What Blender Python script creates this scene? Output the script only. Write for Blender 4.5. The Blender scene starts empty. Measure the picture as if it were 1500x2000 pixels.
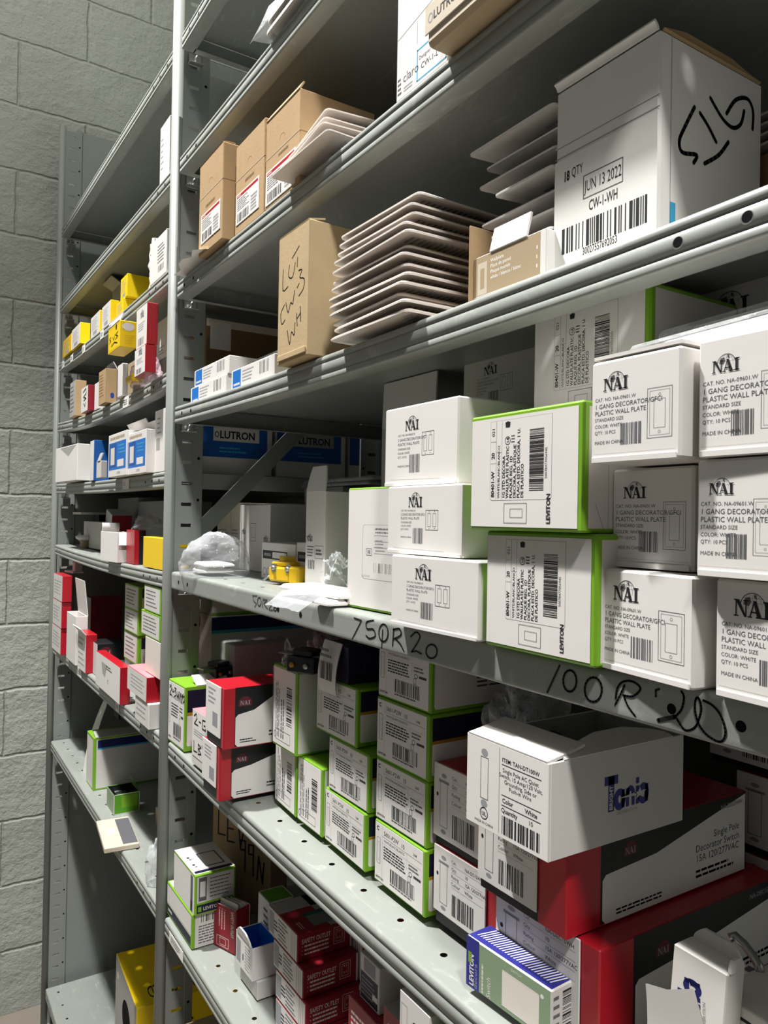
import bpy, math, random
import mathutils
from mathutils import Vector, Matrix, noise
random.seed(7)
R_ = math.radians
SC = bpy.context.scene
COL = SC.collection

# ------------------------------------------------------------------ camera
FPX, VPX, LEAN, CAMD, CAMH = 1475.0, (-192.0, 999.0), -0.017, 0.405, 1.60
_dx = Vector((VPX[0]-750, VPX[1]-1000, FPX)).normalized()
_d = Vector((LEAN, 1.0, 0.0)); _d.z = -(_dx.x*_d.x+_dx.y*_d.y)/_dx.z; _d.normalize()
_X, _Z = -_dx, -_d
_Y = _Z.cross(_X)
ROT = Matrix((_X, _Y, _Z))                       # camera axes (right, down, forward) to world
CAM = Vector((0.0, -CAMD, CAMH))
cd = bpy.data.cameras.new('camera'); cam = bpy.data.objects.new('camera', cd); COL.objects.link(cam)
cd.sensor_fit = 'HORIZONTAL'; cd.sensor_width = 36.0; cd.lens = 36.0*FPX/1500.0
cd.clip_start = 0.02
cm = ROT @ Matrix(((1, 0, 0), (0, -1, 0), (0, 0, -1)))
cam.matrix_world = Matrix.Translation(CAM) @ cm.to_4x4()
SC.camera = cam

# ------------------------------------------------------------------ world, lights, exposure
SC.view_settings.view_transform = 'Standard'; SC.view_settings.look = 'None'
SC.view_settings.gamma = 1.0; SC.view_settings.use_curve_mapping = False
SC.view_settings.exposure = 0.42
SC.cycles.use_denoising = True
SC.cycles.max_bounces = 6; SC.cycles.transparent_max_bounces = 24
wd = bpy.data.worlds.new('world'); SC.world = wd; wd.use_nodes = True
wd.node_tree.nodes['Background'].inputs[0].default_value = (0.97, 0.985, 1.0, 1)
wd.node_tree.nodes['Background'].inputs[1].default_value = 0.075

def area(name, loc, size, power, sizey, col=(1.0, 0.985, 0.965)):
    l = bpy.data.lights.new(name, 'AREA'); l.energy = power; l.color = col
    l.shape = 'RECTANGLE'; l.size = size; l.size_y = sizey
    o = bpy.data.objects.new(name, l); COL.objects.link(o); o.location = loc
    return o
def lamp(name, loc, power, radius, col=(1.0, 0.985, 0.965)):
    l = bpy.data.lights.new(name, 'POINT'); l.energy = power; l.color = col; l.shadow_soft_size = radius
    o = bpy.data.objects.new(name, l); COL.objects.link(o); o.location = loc
    return o
def downlight(name, loc, power, cone, blend, radius, aim=(0, 0, 0), col=(1.0, 0.985, 0.965)):
    l = bpy.data.lights.new(name, 'SPOT'); l.energy = power; l.color = col; l.spot_size = R_(cone); l.spot_blend = blend; l.shadow_soft_size = radius
    o = bpy.data.objects.new(name, l); COL.objects.link(o); o.location = loc; o.rotation_euler = tuple(R_(a) for a in aim)
    return o
downlight('ceiling_lamp_key', (-1.45, -0.74, 4.30), 560, 80, .5, .06, (8, -9, 0))
lamp('ceiling_fill', (-1.45, -0.74, 4.36), 62, .08)  # weak point fill added beside the key lamp to lift ceiling and wall
downlight('ceiling_lamp_far', (1.30, -0.75, 4.30), 330, 120, .5, .15)

# ------------------------------------------------------------------ pixel rays -> world points
def ray(u, v): return ROT @ Vector((u-750.0, v-1000.0, FPX))
def onY(u, v, y):
    r = ray(u, v); return CAM + r*((y-CAM.y)/r.y)
def onX(u, v, x):
    r = ray(u, v); return CAM + r*((x-CAM.x)/r.x)
def onZ(u, v, z):
    r = ray(u, v); return CAM + r*((z-CAM.z)/r.z)

# ------------------------------------------------------------------ materials
def lin(c): return tuple(((x/255)/12.92 if x/255 <= .04045 else ((x/255+.055)/1.055)**2.4) for x in c)
MATS = {}
def mat(name, rgb, rough=.6, metal=0, spec=.4, var=0.0, vscale=30, bump=0, bscale=200, coat=0):
    m = bpy.data.materials.new(name); m.use_nodes = True
    nt = m.node_tree; b = nt.nodes['Principled BSDF']; c = lin(rgb)+(1,)
    b.inputs['Base Color'].default_value = c; b.inputs['Roughness'].default_value = rough
    b.inputs['Metallic'].default_value = metal; b.inputs['Specular IOR Level'].default_value = spec
    b.inputs['Coat Weight'].default_value = coat
    tc = nt.nodes.new('ShaderNodeTexCoord')
    if var:
        n = nt.nodes.new('ShaderNodeTexNoise'); n.inputs['Scale'].default_value = vscale; n.inputs['Detail'].default_value = 5
        nt.links.new(tc.outputs['Object'], n.inputs['Vector'])
        mx = nt.nodes.new('ShaderNodeMix'); mx.data_type = 'RGBA'
        mx.inputs[6].default_value = tuple(max(0, x*(1-var)) for x in c[:3])+(1,)
        mx.inputs[7].default_value = tuple(min(1, x*(1+var)) for x in c[:3])+(1,)
        nt.links.new(n.outputs[0], mx.inputs[0]); nt.links.new(mx.outputs[2], b.inputs['Base Color'])
    if bump:
        n = nt.nodes.new('ShaderNodeTexNoise'); n.inputs['Scale'].default_value = bscale; n.inputs['Detail'].default_value = 4
        nt.links.new(tc.outputs['Object'], n.inputs['Vector'])
        bp = nt.nodes.new('ShaderNodeBump'); bp.inputs['Strength'].default_value = bump; bp.inputs['Distance'].default_value = .002
        nt.links.new(n.outputs[0], bp.inputs['Height']); nt.links.new(bp.outputs[0], b.inputs['Normal'])
    MATS[name] = m
    return m
mat('steel', (130, 134, 129), .42, 0, .5, .06, 14, .05, 400)
mat('steel_shelf', (143, 147, 141), .38, 0, .5, .07, 9, .04, 300)
def scuff(name):
    m = MATS[name]; nt = m.node_tree; b = nt.nodes['Principled BSDF']
    src = b.inputs['Base Color'].links[0].from_socket
    tc = nt.nodes.new('ShaderNodeTexCoord'); mp = nt.nodes.new('ShaderNodeMapping'); mp.inputs['Scale'].default_value = (1.0, 3.2, 1.0); mp.inputs['Rotation'].default_value = (0, 0, .5)
    n = nt.nodes.new('ShaderNodeTexNoise'); n.inputs['Scale'].default_value = 16; n.inputs['Detail'].default_value = 9; n.inputs['Roughness'].default_value = .72; n.inputs['Distortion'].default_value = 1.4
    nt.links.new(tc.outputs['Object'], mp.inputs[0]); nt.links.new(mp.outputs[0], n.inputs['Vector'])
    r = nt.nodes.new('ShaderNodeMapRange'); r.inputs[1].default_value = .56; r.inputs[2].default_value = .72; r.inputs[3].default_value = 0; r.inputs[4].default_value = .55
    nt.links.new(n.outputs[0], r.inputs[0]); mx = nt.nodes.new('ShaderNodeMix'); mx.data_type = 'RGBA'; mx.inputs[7].default_value = lin((188, 190, 182))+(1,)
    nt.links.new(r.outputs[0], mx.inputs[0]); nt.links.new(src, mx.inputs[6]); nt.links.new(mx.outputs[2], b.inputs['Base Color'])
    rr = nt.nodes.new('ShaderNodeMapRange'); rr.inputs[3].default_value = .30; rr.inputs[4].default_value = .55
    nt.links.new(n.outputs[0], rr.inputs[0]); nt.links.new(rr.outputs[0], b.inputs['Roughness'])
scuff('steel_shelf')
mat('zinc', (175, 175, 172), .3, .8, .5, .1, 60)
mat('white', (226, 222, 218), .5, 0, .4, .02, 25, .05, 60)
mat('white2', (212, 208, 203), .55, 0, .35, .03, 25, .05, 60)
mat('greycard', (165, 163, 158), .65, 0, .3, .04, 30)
mat('kraft', (174, 146, 110), .8, 0, .2, .09, 45, .12, 220)
mat('kraft2', (182, 160, 124), .8, 0, .2, .09, 45, .12, 220)
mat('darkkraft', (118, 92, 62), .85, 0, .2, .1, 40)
mat('ink', (34, 34, 38), .6, 0, .3)
mat('inkgrey', (92, 92, 96), .6, 0, .3)
mat('inklight', (150, 150, 154), .6, 0, .3)
mat('marker', (26, 26, 26), .55, 0, .3)
mat('bluepen', (38, 66, 150), .55, 0, .3)
mat('green', (118, 168, 38), .45, 0, .45)
mat('dkgreen', (86, 150, 34), .45, 0, .45)
mat('navy', (22, 28, 92), .45, 0, .45)
mat('darknavy', (20, 22, 50), .5, 0, .4)
mat('violet', (42, 44, 130), .45, 0, .45)
mat('gold', (176, 128, 36), .5, 0, .4)
mat('red', (172, 24, 38), .32, 0, .5)
mat('maroon', (92, 26, 36), .5, 0, .4)
mat('red2', (140, 26, 40), .42, 0, .45)
mat('black', (22, 22, 26), .45, 0, .4)
mat('sage', (132, 154, 122), .5, 0, .4)
mat('yellow', (244, 206, 12), .42, 0, .45)
mat('yellow2', (226, 184, 20), .4, 0, .5)
mat('tan', (172, 152, 122), .5, 0, .4, .03)
mat('tanlight', (205, 192, 172), .5, 0, .4, .03)
mat('plate', (226, 217, 208), .38, 0, .5, .03, 40)
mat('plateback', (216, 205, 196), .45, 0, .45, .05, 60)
mat('blue', (20, 110, 196), .45, 0, .45)
mat('dkblue', (18, 84, 158), .5, 0, .4)
mat('cyan', (60, 160, 200), .5, 0, .4)
mat('pink', (232, 132, 140), .5, 0, .4)
mat('teal', (30, 84, 78), .5, 0, .4)
mat('paper', (236, 234, 228), .7, 0, .2)
mat('devblack', (30, 31, 34), .35, 0, .5)
mat('devgrey', (120, 122, 124), .4, 0, .5)
mat('hole', (12, 12, 13), .9, 0, .1)
mat('reddev', (170, 60, 66), .5, 0, .4)

def film(name, body=.30, tint=(235, 238, 242), rough=.12, bscale=26, bump=.9):
    m = bpy.data.materials.new(name); m.use_nodes = True; nt = m.node_tree; nt.nodes.clear()
    out = nt.nodes.new('ShaderNodeOutputMaterial'); tr = nt.nodes.new('ShaderNodeBsdfTransparent')
    p = nt.nodes.new('ShaderNodeBsdfPrincipled'); p.inputs['Base Color'].default_value = lin(tint)+(1,)
    p.inputs['Roughness'].default_value = rough; p.inputs['Specular IOR Level'].default_value = .9
    tc = nt.nodes.new('ShaderNodeTexCoord'); n = nt.nodes.new('ShaderNodeTexVoronoi'); n.inputs['Scale'].default_value = bscale
    n2 = nt.nodes.new('ShaderNodeTexNoise'); n2.inputs['Scale'].default_value = bscale*1.7; n2.inputs['Detail'].default_value = 3
    nt.links.new(tc.outputs['Object'], n.inputs['Vector']); nt.links.new(tc.outputs['Object'], n2.inputs['Vector'])
    ad = nt.nodes.new('ShaderNodeMath'); ad.operation = 'ADD'
    nt.links.new(n.outputs['Distance'], ad.inputs[0]); nt.links.new(n2.outputs[0], ad.inputs[1])
    bp = nt.nodes.new('ShaderNodeBump'); bp.inputs['Strength'].default_value = bump; bp.inputs['Distance'].default_value = .01
    nt.links.new(ad.outputs[0], bp.inputs['Height']); nt.links.new(bp.outputs[0], p.inputs['Normal'])
    lw = nt.nodes.new('ShaderNodeLayerWeight'); lw.inputs[0].default_value = .35
    nt.links.new(bp.outputs[0], lw.inputs['Normal'])
    mr = nt.nodes.new('ShaderNodeMapRange'); mr.inputs[3].default_value = body; mr.inputs[4].default_value = min(1, body+.42)
    nt.links.new(lw.outputs['Facing'], mr.inputs[0])
    mx = nt.nodes.new('ShaderNodeMixShader'); nt.links.new(mr.outputs[0], mx.inputs[0])
    nt.links.new(tr.outputs[0], mx.inputs[1]); nt.links.new(p.outputs[0], mx.inputs[2]); nt.links.new(mx.outputs[0], out.inputs[0])
    MATS[name] = m
film('film', .12, rough=.08, bscale=17, bump=.7); film('filmclear', .05); film('filmmilky', .26, bscale=40); film('filmpink', .35, (225, 200, 208))

# block wall: painted blocks, joints as bump
def wall_mat():
    m = bpy.data.materials.new('painted_block'); m.use_nodes = True; nt = m.node_tree; b = nt.nodes['Principled BSDF']
    b.inputs['Roughness'].default_value = .55; b.inputs['Specular IOR Level'].default_value = .35
    tc = nt.nodes.new('ShaderNodeTexCoord'); mp = nt.nodes.new('ShaderNodeMapping')
    mp.inputs['Rotation'].default_value = (0, 0, 0); nt.links.new(tc.outputs['Object'], mp.inputs['Vector'])
    nz = nt.nodes.new('ShaderNodeTexNoise'); nz.inputs['Scale'].default_value = 14; nz.inputs['Detail'].default_value = 6
    nt.links.new(tc.outputs['Object'], nz.inputs['Vector'])
    # wobble the joints a little
    sc = nt.nodes.new('ShaderNodeVectorMath'); sc.operation = 'SCALE'; sc.inputs['Scale'].default_value = .016
    nt.links.new(nz.outputs['Color'], sc.inputs[0])
    av = nt.nodes.new('ShaderNodeVectorMath'); av.operation = 'ADD'
    nt.links.new(mp.outputs[0], av.inputs[0]); nt.links.new(sc.outputs[0], av.inputs[1])
    br = nt.nodes.new('ShaderNodeTexBrick'); br.inputs['Scale'].default_value = 1.0
    br.inputs['Brick Width'].default_value = .417; br.inputs['Row Height'].default_value = .2085
    br.inputs['Mortar Size'].default_value = .007; br.inputs['Mortar Smooth'].default_value = .9
    br.inputs['Color1'].default_value = lin((168, 172, 162))+(1,); br.inputs['Color2'].default_value = lin((172, 176, 166))+(1,)
    br.inputs['Mortar'].default_value = lin((164, 168, 158))+(1,)
    nt.links.new(av.outputs[0], br.inputs['Vector']); 
    n2 = nt.nodes.new('ShaderNodeTexNoise'); n2.inputs['Scale'].default_value = 2.2; n2.inputs['Detail'].default_value = 7
    nt.links.new(tc.outputs['Object'], n2.inputs['Vector'])
    mx = nt.nodes.new('ShaderNodeMix'); mx.data_type = 'RGBA'; mx.blend_type = 'MULTIPLY'; mx.inputs[0].default_value = .35
    nt.links.new(br.outputs['Color'], mx.inputs[6]); nt.links.new(n2.outputs[0], mx.inputs[7]); nt.links.new(mx.outputs[2], b.inputs['Base Color'])
    n3 = nt.nodes.new('ShaderNodeTexNoise'); n3.inputs['Scale'].default_value = 55; n3.inputs['Detail'].default_value = 6; n3.inputs['Roughness'].default_value = .65
    nt.links.new(tc.outputs['Object'], n3.inputs['Vector'])
    mu = nt.nodes.new('ShaderNodeMath'); mu.operation = 'MULTIPLY_ADD'; mu.inputs[1].default_value = -.8
    nt.links.new(br.outputs['Fac'], mu.inputs[0])
    m3 = nt.nodes.new('ShaderNodeMath'); m3.operation = 'MULTIPLY'; m3.inputs[1].default_value = 1.1
    nt.links.new(n3.outputs[0], m3.inputs[0]); 
    m4 = nt.nodes.new('ShaderNodeMath'); m4.operation = 'MULTIPLY_ADD'; m4.inputs[1].default_value = 1.6
    nt.links.new(nz.outputs[0], m4.inputs[0]); nt.links.new(m3.outputs[0], m4.inputs[2]); nt.links.new(m4.outputs[0], mu.inputs[2])
    bp = nt.nodes.new('ShaderNodeBump'); bp.inputs['Strength'].default_value = .7; bp.inputs['Distance'].default_value = .008
    nt.links.new(mu.outputs[0], bp.inputs['Height']); nt.links.new(bp.outputs[0], b.inputs['Normal'])
    MATS['painted_block'] = m
wall_mat()
mat('concrete', (128, 120, 110), .6, 0, .3, .12, 8, .2, 60)
mat('ceilingpaint', (190, 190, 184), .8, 0, .2, .03, 5)

# ------------------------------------------------------------------ text
_TX = {}
def glyphs(s, bold=0.0):
    k = (s, round(bold, 3))
    if k in _TX: return _TX[k]
    cu = bpy.data.curves.new('t', 'FONT'); cu.body = s; cu.size = 1.0; cu.offset = bold; cu.resolution_u = 2
    ob = bpy.data.objects.new('t', cu)
    me = bpy.data.meshes.new_from_object(ob)
    vs = [(v.co.x/.70, v.co.y/.70) for v in me.vertices]; fs = [tuple(p.vertices) for p in me.polygons]
    w = max([v[0] for v in vs], default=.5)
    bpy.data.meshes.remove(me); bpy.data.objects.remove(ob); bpy.data.curves.remove(cu)
    _TX[k] = (vs, fs, w); return _TX[k]

# ------------------------------------------------------------------ mesh builder
class MB:
    def __init__(s): s.v = []; s.f = []; s.fm = []; s.mats = []; s.sm = []
    def mi(s, m):
        if m not in s.mats: s.mats.append(m)
        return s.mats.index(m)
    def poly(s, pts, m, smooth=False):
        b = len(s.v); s.v.extend(tuple(p) for p in pts); s.f.append(tuple(range(b, b+len(pts)))); s.fm.append(s.mi(m)); s.sm.append(smooth)
    def mesh(s, vs, fs, m, smooth=False):
        b = len(s.v); i = s.mi(m); s.v.extend(tuple(p) for p in vs)
        for f in fs: s.f.append(tuple(b+k for k in f)); s.fm.append(i); s.sm.append(smooth)
    def grid(s, pts, nu, nv, m, smooth=True, closeu=False):
        fs = []
        for i in range(nu if closeu else nu-1):
            for j in range(nv-1):
                a = i*nv+j; b = ((i+1) % nu)*nv+j
                fs.append((a, b, b+1, a+1))
        s.mesh(pts, fs, m, smooth)
    def box(s, x0, y0, z0, x1, y1, z1, m, faces=None, c=.0008, M=None):
        """chamfered box; faces: {'front':mat,...}"""
        F = faces or {}
        c = min(c, (x1-x0)*.3, (y1-y0)*.3, (z1-z0)*.3)
        xs, ys, zs = (x0, x1), (y0, y1), (z0, z1)
        def T(p): return (M @ Vector(p)) if M else p
        P = {}
        for i in (0, 1):
            for j in (0, 1):
                for k in (0, 1):
                    sx, sy, sz = (c if i == 0 else -c), (c if j == 0 else -c), (c if k == 0 else -c)
                    P[i, j, k, 'x'] = T((xs[i], ys[j]+sy, zs[k]+sz)); P[i, j, k, 'y'] = T((xs[i]+sx, ys[j], zs[k]+sz)); P[i, j, k, 'z'] = T((xs[i]+sx, ys[j]+sy, zs[k]))
        def q(keys, mm): s.poly([P[k] for k in keys], mm)
        g = lambda n: F.get(n, m)
        q([(0, 0, 0, 'y'), (1, 0, 0, 'y'), (1, 0, 1, 'y'), (0, 0, 1, 'y')], g('front'))
        q([(1, 1, 0, 'y'), (0, 1, 0, 'y'), (0, 1, 1, 'y'), (1, 1, 1, 'y')], g('back'))
        q([(1, 0, 0, 'x'), (1, 1, 0, 'x'), (1, 1, 1, 'x'), (1, 0, 1, 'x')], g('right'))
        q([(0, 1, 0, 'x'), (0, 0, 0, 'x'), (0, 0, 1, 'x'), (0, 1, 1, 'x')], g('left'))
        q([(0, 0, 1, 'z'), (1, 0, 1, 'z'), (1, 1, 1, 'z'), (0, 1, 1, 'z')], g('top'))
        q([(0, 1, 0, 'z'), (1, 1, 0, 'z'), (1, 0, 0, 'z'), (0, 0, 0, 'z')], g('bottom'))
        e = F.get('edge', m)
        for j in (0, 1):
            for k in (0, 1): q([(0, j, k, 'y'), (1, j, k, 'y'), (1, j, k, 'z'), (0, j, k, 'z')], e)
        for i in (0, 1):
            for k in (0, 1): q([(i, 0, k, 'x'), (i, 1, k, 'x'), (i, 1, k, 'z'), (i, 0, k, 'z')], e)
            for j in (0, 1): q([(i, j, 0, 'x'), (i, j, 1, 'x'), (i, j, 1, 'y'), (i, j, 0, 'y')], e)
        for i in (0, 1):
            for j in (0, 1):
                for k in (0, 1): q([(i, j, k, 'x'), (i, j, k, 'y'), (i, j, k, 'z')], e)
    def tube(s, pts, r, m, n=10, cap=True, rad=None):
        pts = [Vector(p) for p in pts]; ring = []
        up0 = None
        for i, p in enumerate(pts):
            t = (pts[min(i+1, len(pts)-1)]-pts[max(i-1, 0)]).normalized()
            if up0 is None: up0 = t.orthogonal().normalized()
            a = (up0 - t*up0.dot(t)).normalized(); up0 = a; b = t.cross(a)
            rr = rad[i] if rad else r
            for k in range(n): ring.append(p + (a*math.cos(2*math.pi*k/n)+b*math.sin(2*math.pi*k/n))*rr)
        fs = []
        for i in range(len(pts)-1):
            for k in range(n): fs.append((i*n+k, i*n+(k+1) % n, (i+1)*n+(k+1) % n, (i+1)*n+k))
        if cap:
            fs.append(tuple(range(n-1, -1, -1))); fs.append(tuple((len(pts)-1)*n+k for k in range(n)))
        s.mesh(ring, fs, m, True)
    def prism(s, prof, x0, x1, m, axis='x', caps=True, smooth=False):
        """extrude a closed (y,z) profile along x"""
        n = len(prof); vs = [(x0, a, b) for a, b in prof]+[(x1, a, b) for a, b in prof]
        fs = [(i, (i+1) % n, n+(i+1) % n, n+i) for i in range(n)]
        if caps: fs += [tuple(range(n-1, -1, -1)), tuple(range(n, 2*n))]
        s.mesh(vs, fs, m, smooth)
    def build(s, name, parent=None, M=None):
        me = bpy.data.meshes.new(name); me.from_pydata(s.v, [], s.f); 
        for m in s.mats: me.materials.append(MATS[m])
        me.polygons.foreach_set('material_index', s.fm); me.polygons.foreach_set('use_smooth', s.sm); me.update()
        o = bpy.data.objects.new(name, me); COL.objects.link(o)
        if parent is not None: o.parent = parent
        if M is not None: o.matrix_local = M
        return o

EPS = .00005
class Fr:
    """flat drawing frame on a surface: metric x to the right, y up"""
    def __init__(s, mb, o, U, V, w, h, A=None):
        s.mb = mb; s.o = Vector(o); s.U = Vector(U); s.V = Vector(V); s.N = s.U.cross(s.V); s.w = w; s.h = h
        s.A = A or (1, 0, 0, 0, 1, 0)
    def p(s, x, y, lay=1):
        a = s.A; X = a[0]*x+a[1]*y+a[2]; Y = a[3]*x+a[4]*y+a[5]
        return s.o + s.U*X + s.V*Y + s.N*(EPS*lay)
    def sub(s, x, y, w, h, rot=0):
        """sub-frame with origin x,y turned by rot degrees"""
        c, n = math.cos(R_(rot)), math.sin(R_(rot)); a = s.A
        B = (c, -n, x, n, c, y)
        A = (a[0]*B[0]+a[1]*B[3], a[0]*B[1]+a[1]*B[4], a[0]*B[2]+a[1]*B[5]+a[2],
             a[3]*B[0]+a[4]*B[3], a[3]*B[1]+a[4]*B[4], a[3]*B[2]+a[4]*B[5]+a[5])
        f = Fr(s.mb, s.o, s.U, s.V, w, h, A); return f
    def rect(s, x0, y0, x1, y1, m, lay=1): s.mb.poly([s.p(x0, y0, lay), s.p(x1, y0, lay), s.p(x1, y1, lay), s.p(x0, y1, lay)], m)
    def fr(s, x0, y0, x1, y1, m, lay=1): s.rect(x0*s.w, y0*s.h, x1*s.w, y1*s.h, m, lay)
    def poly(s, pts, m, lay=1): s.mb.poly([s.p(x, y, lay) for x, y in pts], m)
    def rrect(s, x0, y0, x1, y1, r, m, lay=1, corners='1111'):
        pts = []
        for (cx, cy, a0, on) in ((x1-r, y0+r, -90, corners[0]), (x1-r, y1-r, 0, corners[1]), (x0+r, y1-r, 90, corners[2]), (x0+r, y0+r, 180, corners[3])):
            if on == '1': pts += [(cx+r*math.cos(R_(a0+q)), cy+r*math.sin(R_(a0+q))) for q in (0, 30, 60, 90)]
            else: pts.append((cx+r*(1 if a0 in (-90, 0) else -1), cy+r*(1 if a0 in (0, 90) else -1)))
        s.poly(pts, m, lay)
    def line(s, x0, y0, x1, y1, t, m, lay=2):
        d = Vector((x1-x0, y1-y0)); 
        if d.length < 1e-9: return
        n = Vector((-d.y, d.x)).normalized()*t/2
        s.poly([(x0-n.x, y0-n.y), (x1-n.x, y1-n.y), (x1+n.x, y1+n.y), (x0+n.x, y0+n.y)], m, lay)
    def outline(s, x0, y0, x1, y1, t, m, lay=2):
        s.rect(x0, y0, x1, y0+t, m, lay); s.rect(x0, y1-t, x1, y1, m, lay); s.rect(x0, y0, x0+t, y1, m, lay); s.rect(x1-t, y0, x1, y1, m, lay)
    def ring(s, cx, cy, rx, ry, t, m, a0=0, a1=360, lay=2, n=24):
        k = max(3, int(n*abs(a1-a0)/360)); 
        P = [(R_(a0+(a1-a0)*i/k)) for i in range(k+1)]
        for i in range(k):
            a, b = P[i], P[i+1]
            s.poly([(cx+(rx-t/2)*math.cos(a), cy+(ry-t/2)*math.sin(a)), (cx+(rx+t/2)*math.cos(a), cy+(ry+t/2)*math.sin(a)),
                    (cx+(rx+t/2)*math.cos(b), cy+(ry+t/2)*math.sin(b)), (cx+(rx-t/2)*math.cos(b), cy+(ry-t/2)*math.sin(b))], m, lay)
    def disc(s, cx, cy, rx, ry, m, lay=2, n=16): s.poly([(cx+rx*math.cos(2*math.pi*i/n), cy+ry*math.sin(2*math.pi*i/n)) for i in range(n)], m, lay)
    def text(s, t, x, y, size, m='ink', bold=0.0, al='L', width=None, lay=2, slant=0.0):
        vs, fs, w = glyphs(t, bold); k = size; kx = (width/w if width else size)
        dx = {'L': 0, 'C': -w*kx/2, 'R': -w*kx}[al]
        s.mb.mesh([s.p(x+dx+a*kx+slant*b*k, y+b*k, lay) for a, b in vs], fs, m)
    def greek(s, x0, y0, x1, y1, n, m='inkgrey', fill=.5, seed=0, ragged=.35):
        """tiny print too small to read in the photo: broken grey lines"""
        r = random.Random(seed*31+n); ph = (y1-y0)/n
        for i in range(n):
            yy = y1-(i+1)*ph; xe = x1-(x1-x0)*ragged*r.random(); x = x0
            while x < xe:
                l = (x1-x0)*r.uniform(.05, .16); s.rect(x, yy+ph*(1-fill)/2, min(x+l, xe), yy+ph*(1+fill)/2, m, 2); x += l+(x1-x0)*.02
    def bars(s, x0, y0, x1, y1, m='ink', seed=1, vert=True, duty=.5, n=30):
        r = random.Random(seed); ws = [r.choice((1, 1, 2, 3)) for _ in range(2*n)]; tot = sum(ws); a = 0
        for i, wv in enumerate(ws):
            if i % 2 == 0:
                if vert: s.rect(x0+(x1-x0)*a/tot, y0, x0+(x1-x0)*(a+wv)/tot, y1, m, 2)
                else: s.rect(x0, y0+(y1-y0)*a/tot, x1, y0+(y1-y0)*(a+wv)/tot, m, 2)
            a += wv
    def stroke(s, pts, t, m='marker', lay=2):
        for (a, b) in zip(pts[:-1], pts[1:]): s.line(a[0], a[1], b[0], b[1], t, m, lay)
        for a in pts: s.disc(a[0], a[1], t/2, t/2, m, lay, 8)

def spline(pts, n=6):
    out = []
    for i in range(len(pts)-1):
        p0 = Vector(pts[max(i-1, 0)]); p1 = Vector(pts[i]); p2 = Vector(pts[i+1]); p3 = Vector(pts[min(i+2, len(pts)-1)])
        for k in range(n):
            t = k/n
            out.append(tuple(.5*((2*p1)+(p2-p0)*t+(2*p0-5*p1+4*p2-p3)*t*t+(3*p1-p0-3*p2+p3)*t**3)))
    out.append(tuple(pts[-1])); return out

# ------------------------------------------------------------------ things
def tag(o, label=None, cat=None, group=None, kind=None):
    if label: o['label'] = label
    if cat: o['category'] = cat
    if group: o['group'] = group
    if kind: o['kind'] = kind
    return o
def empty(name, loc, rz=0, rot=None):
    o = bpy.data.objects.new(name, None); COL.objects.link(o); o.location = loc
    o.rotation_euler = rot if rot else (0, 0, R_(rz)); o.empty_display_size = .02
    return o

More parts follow.
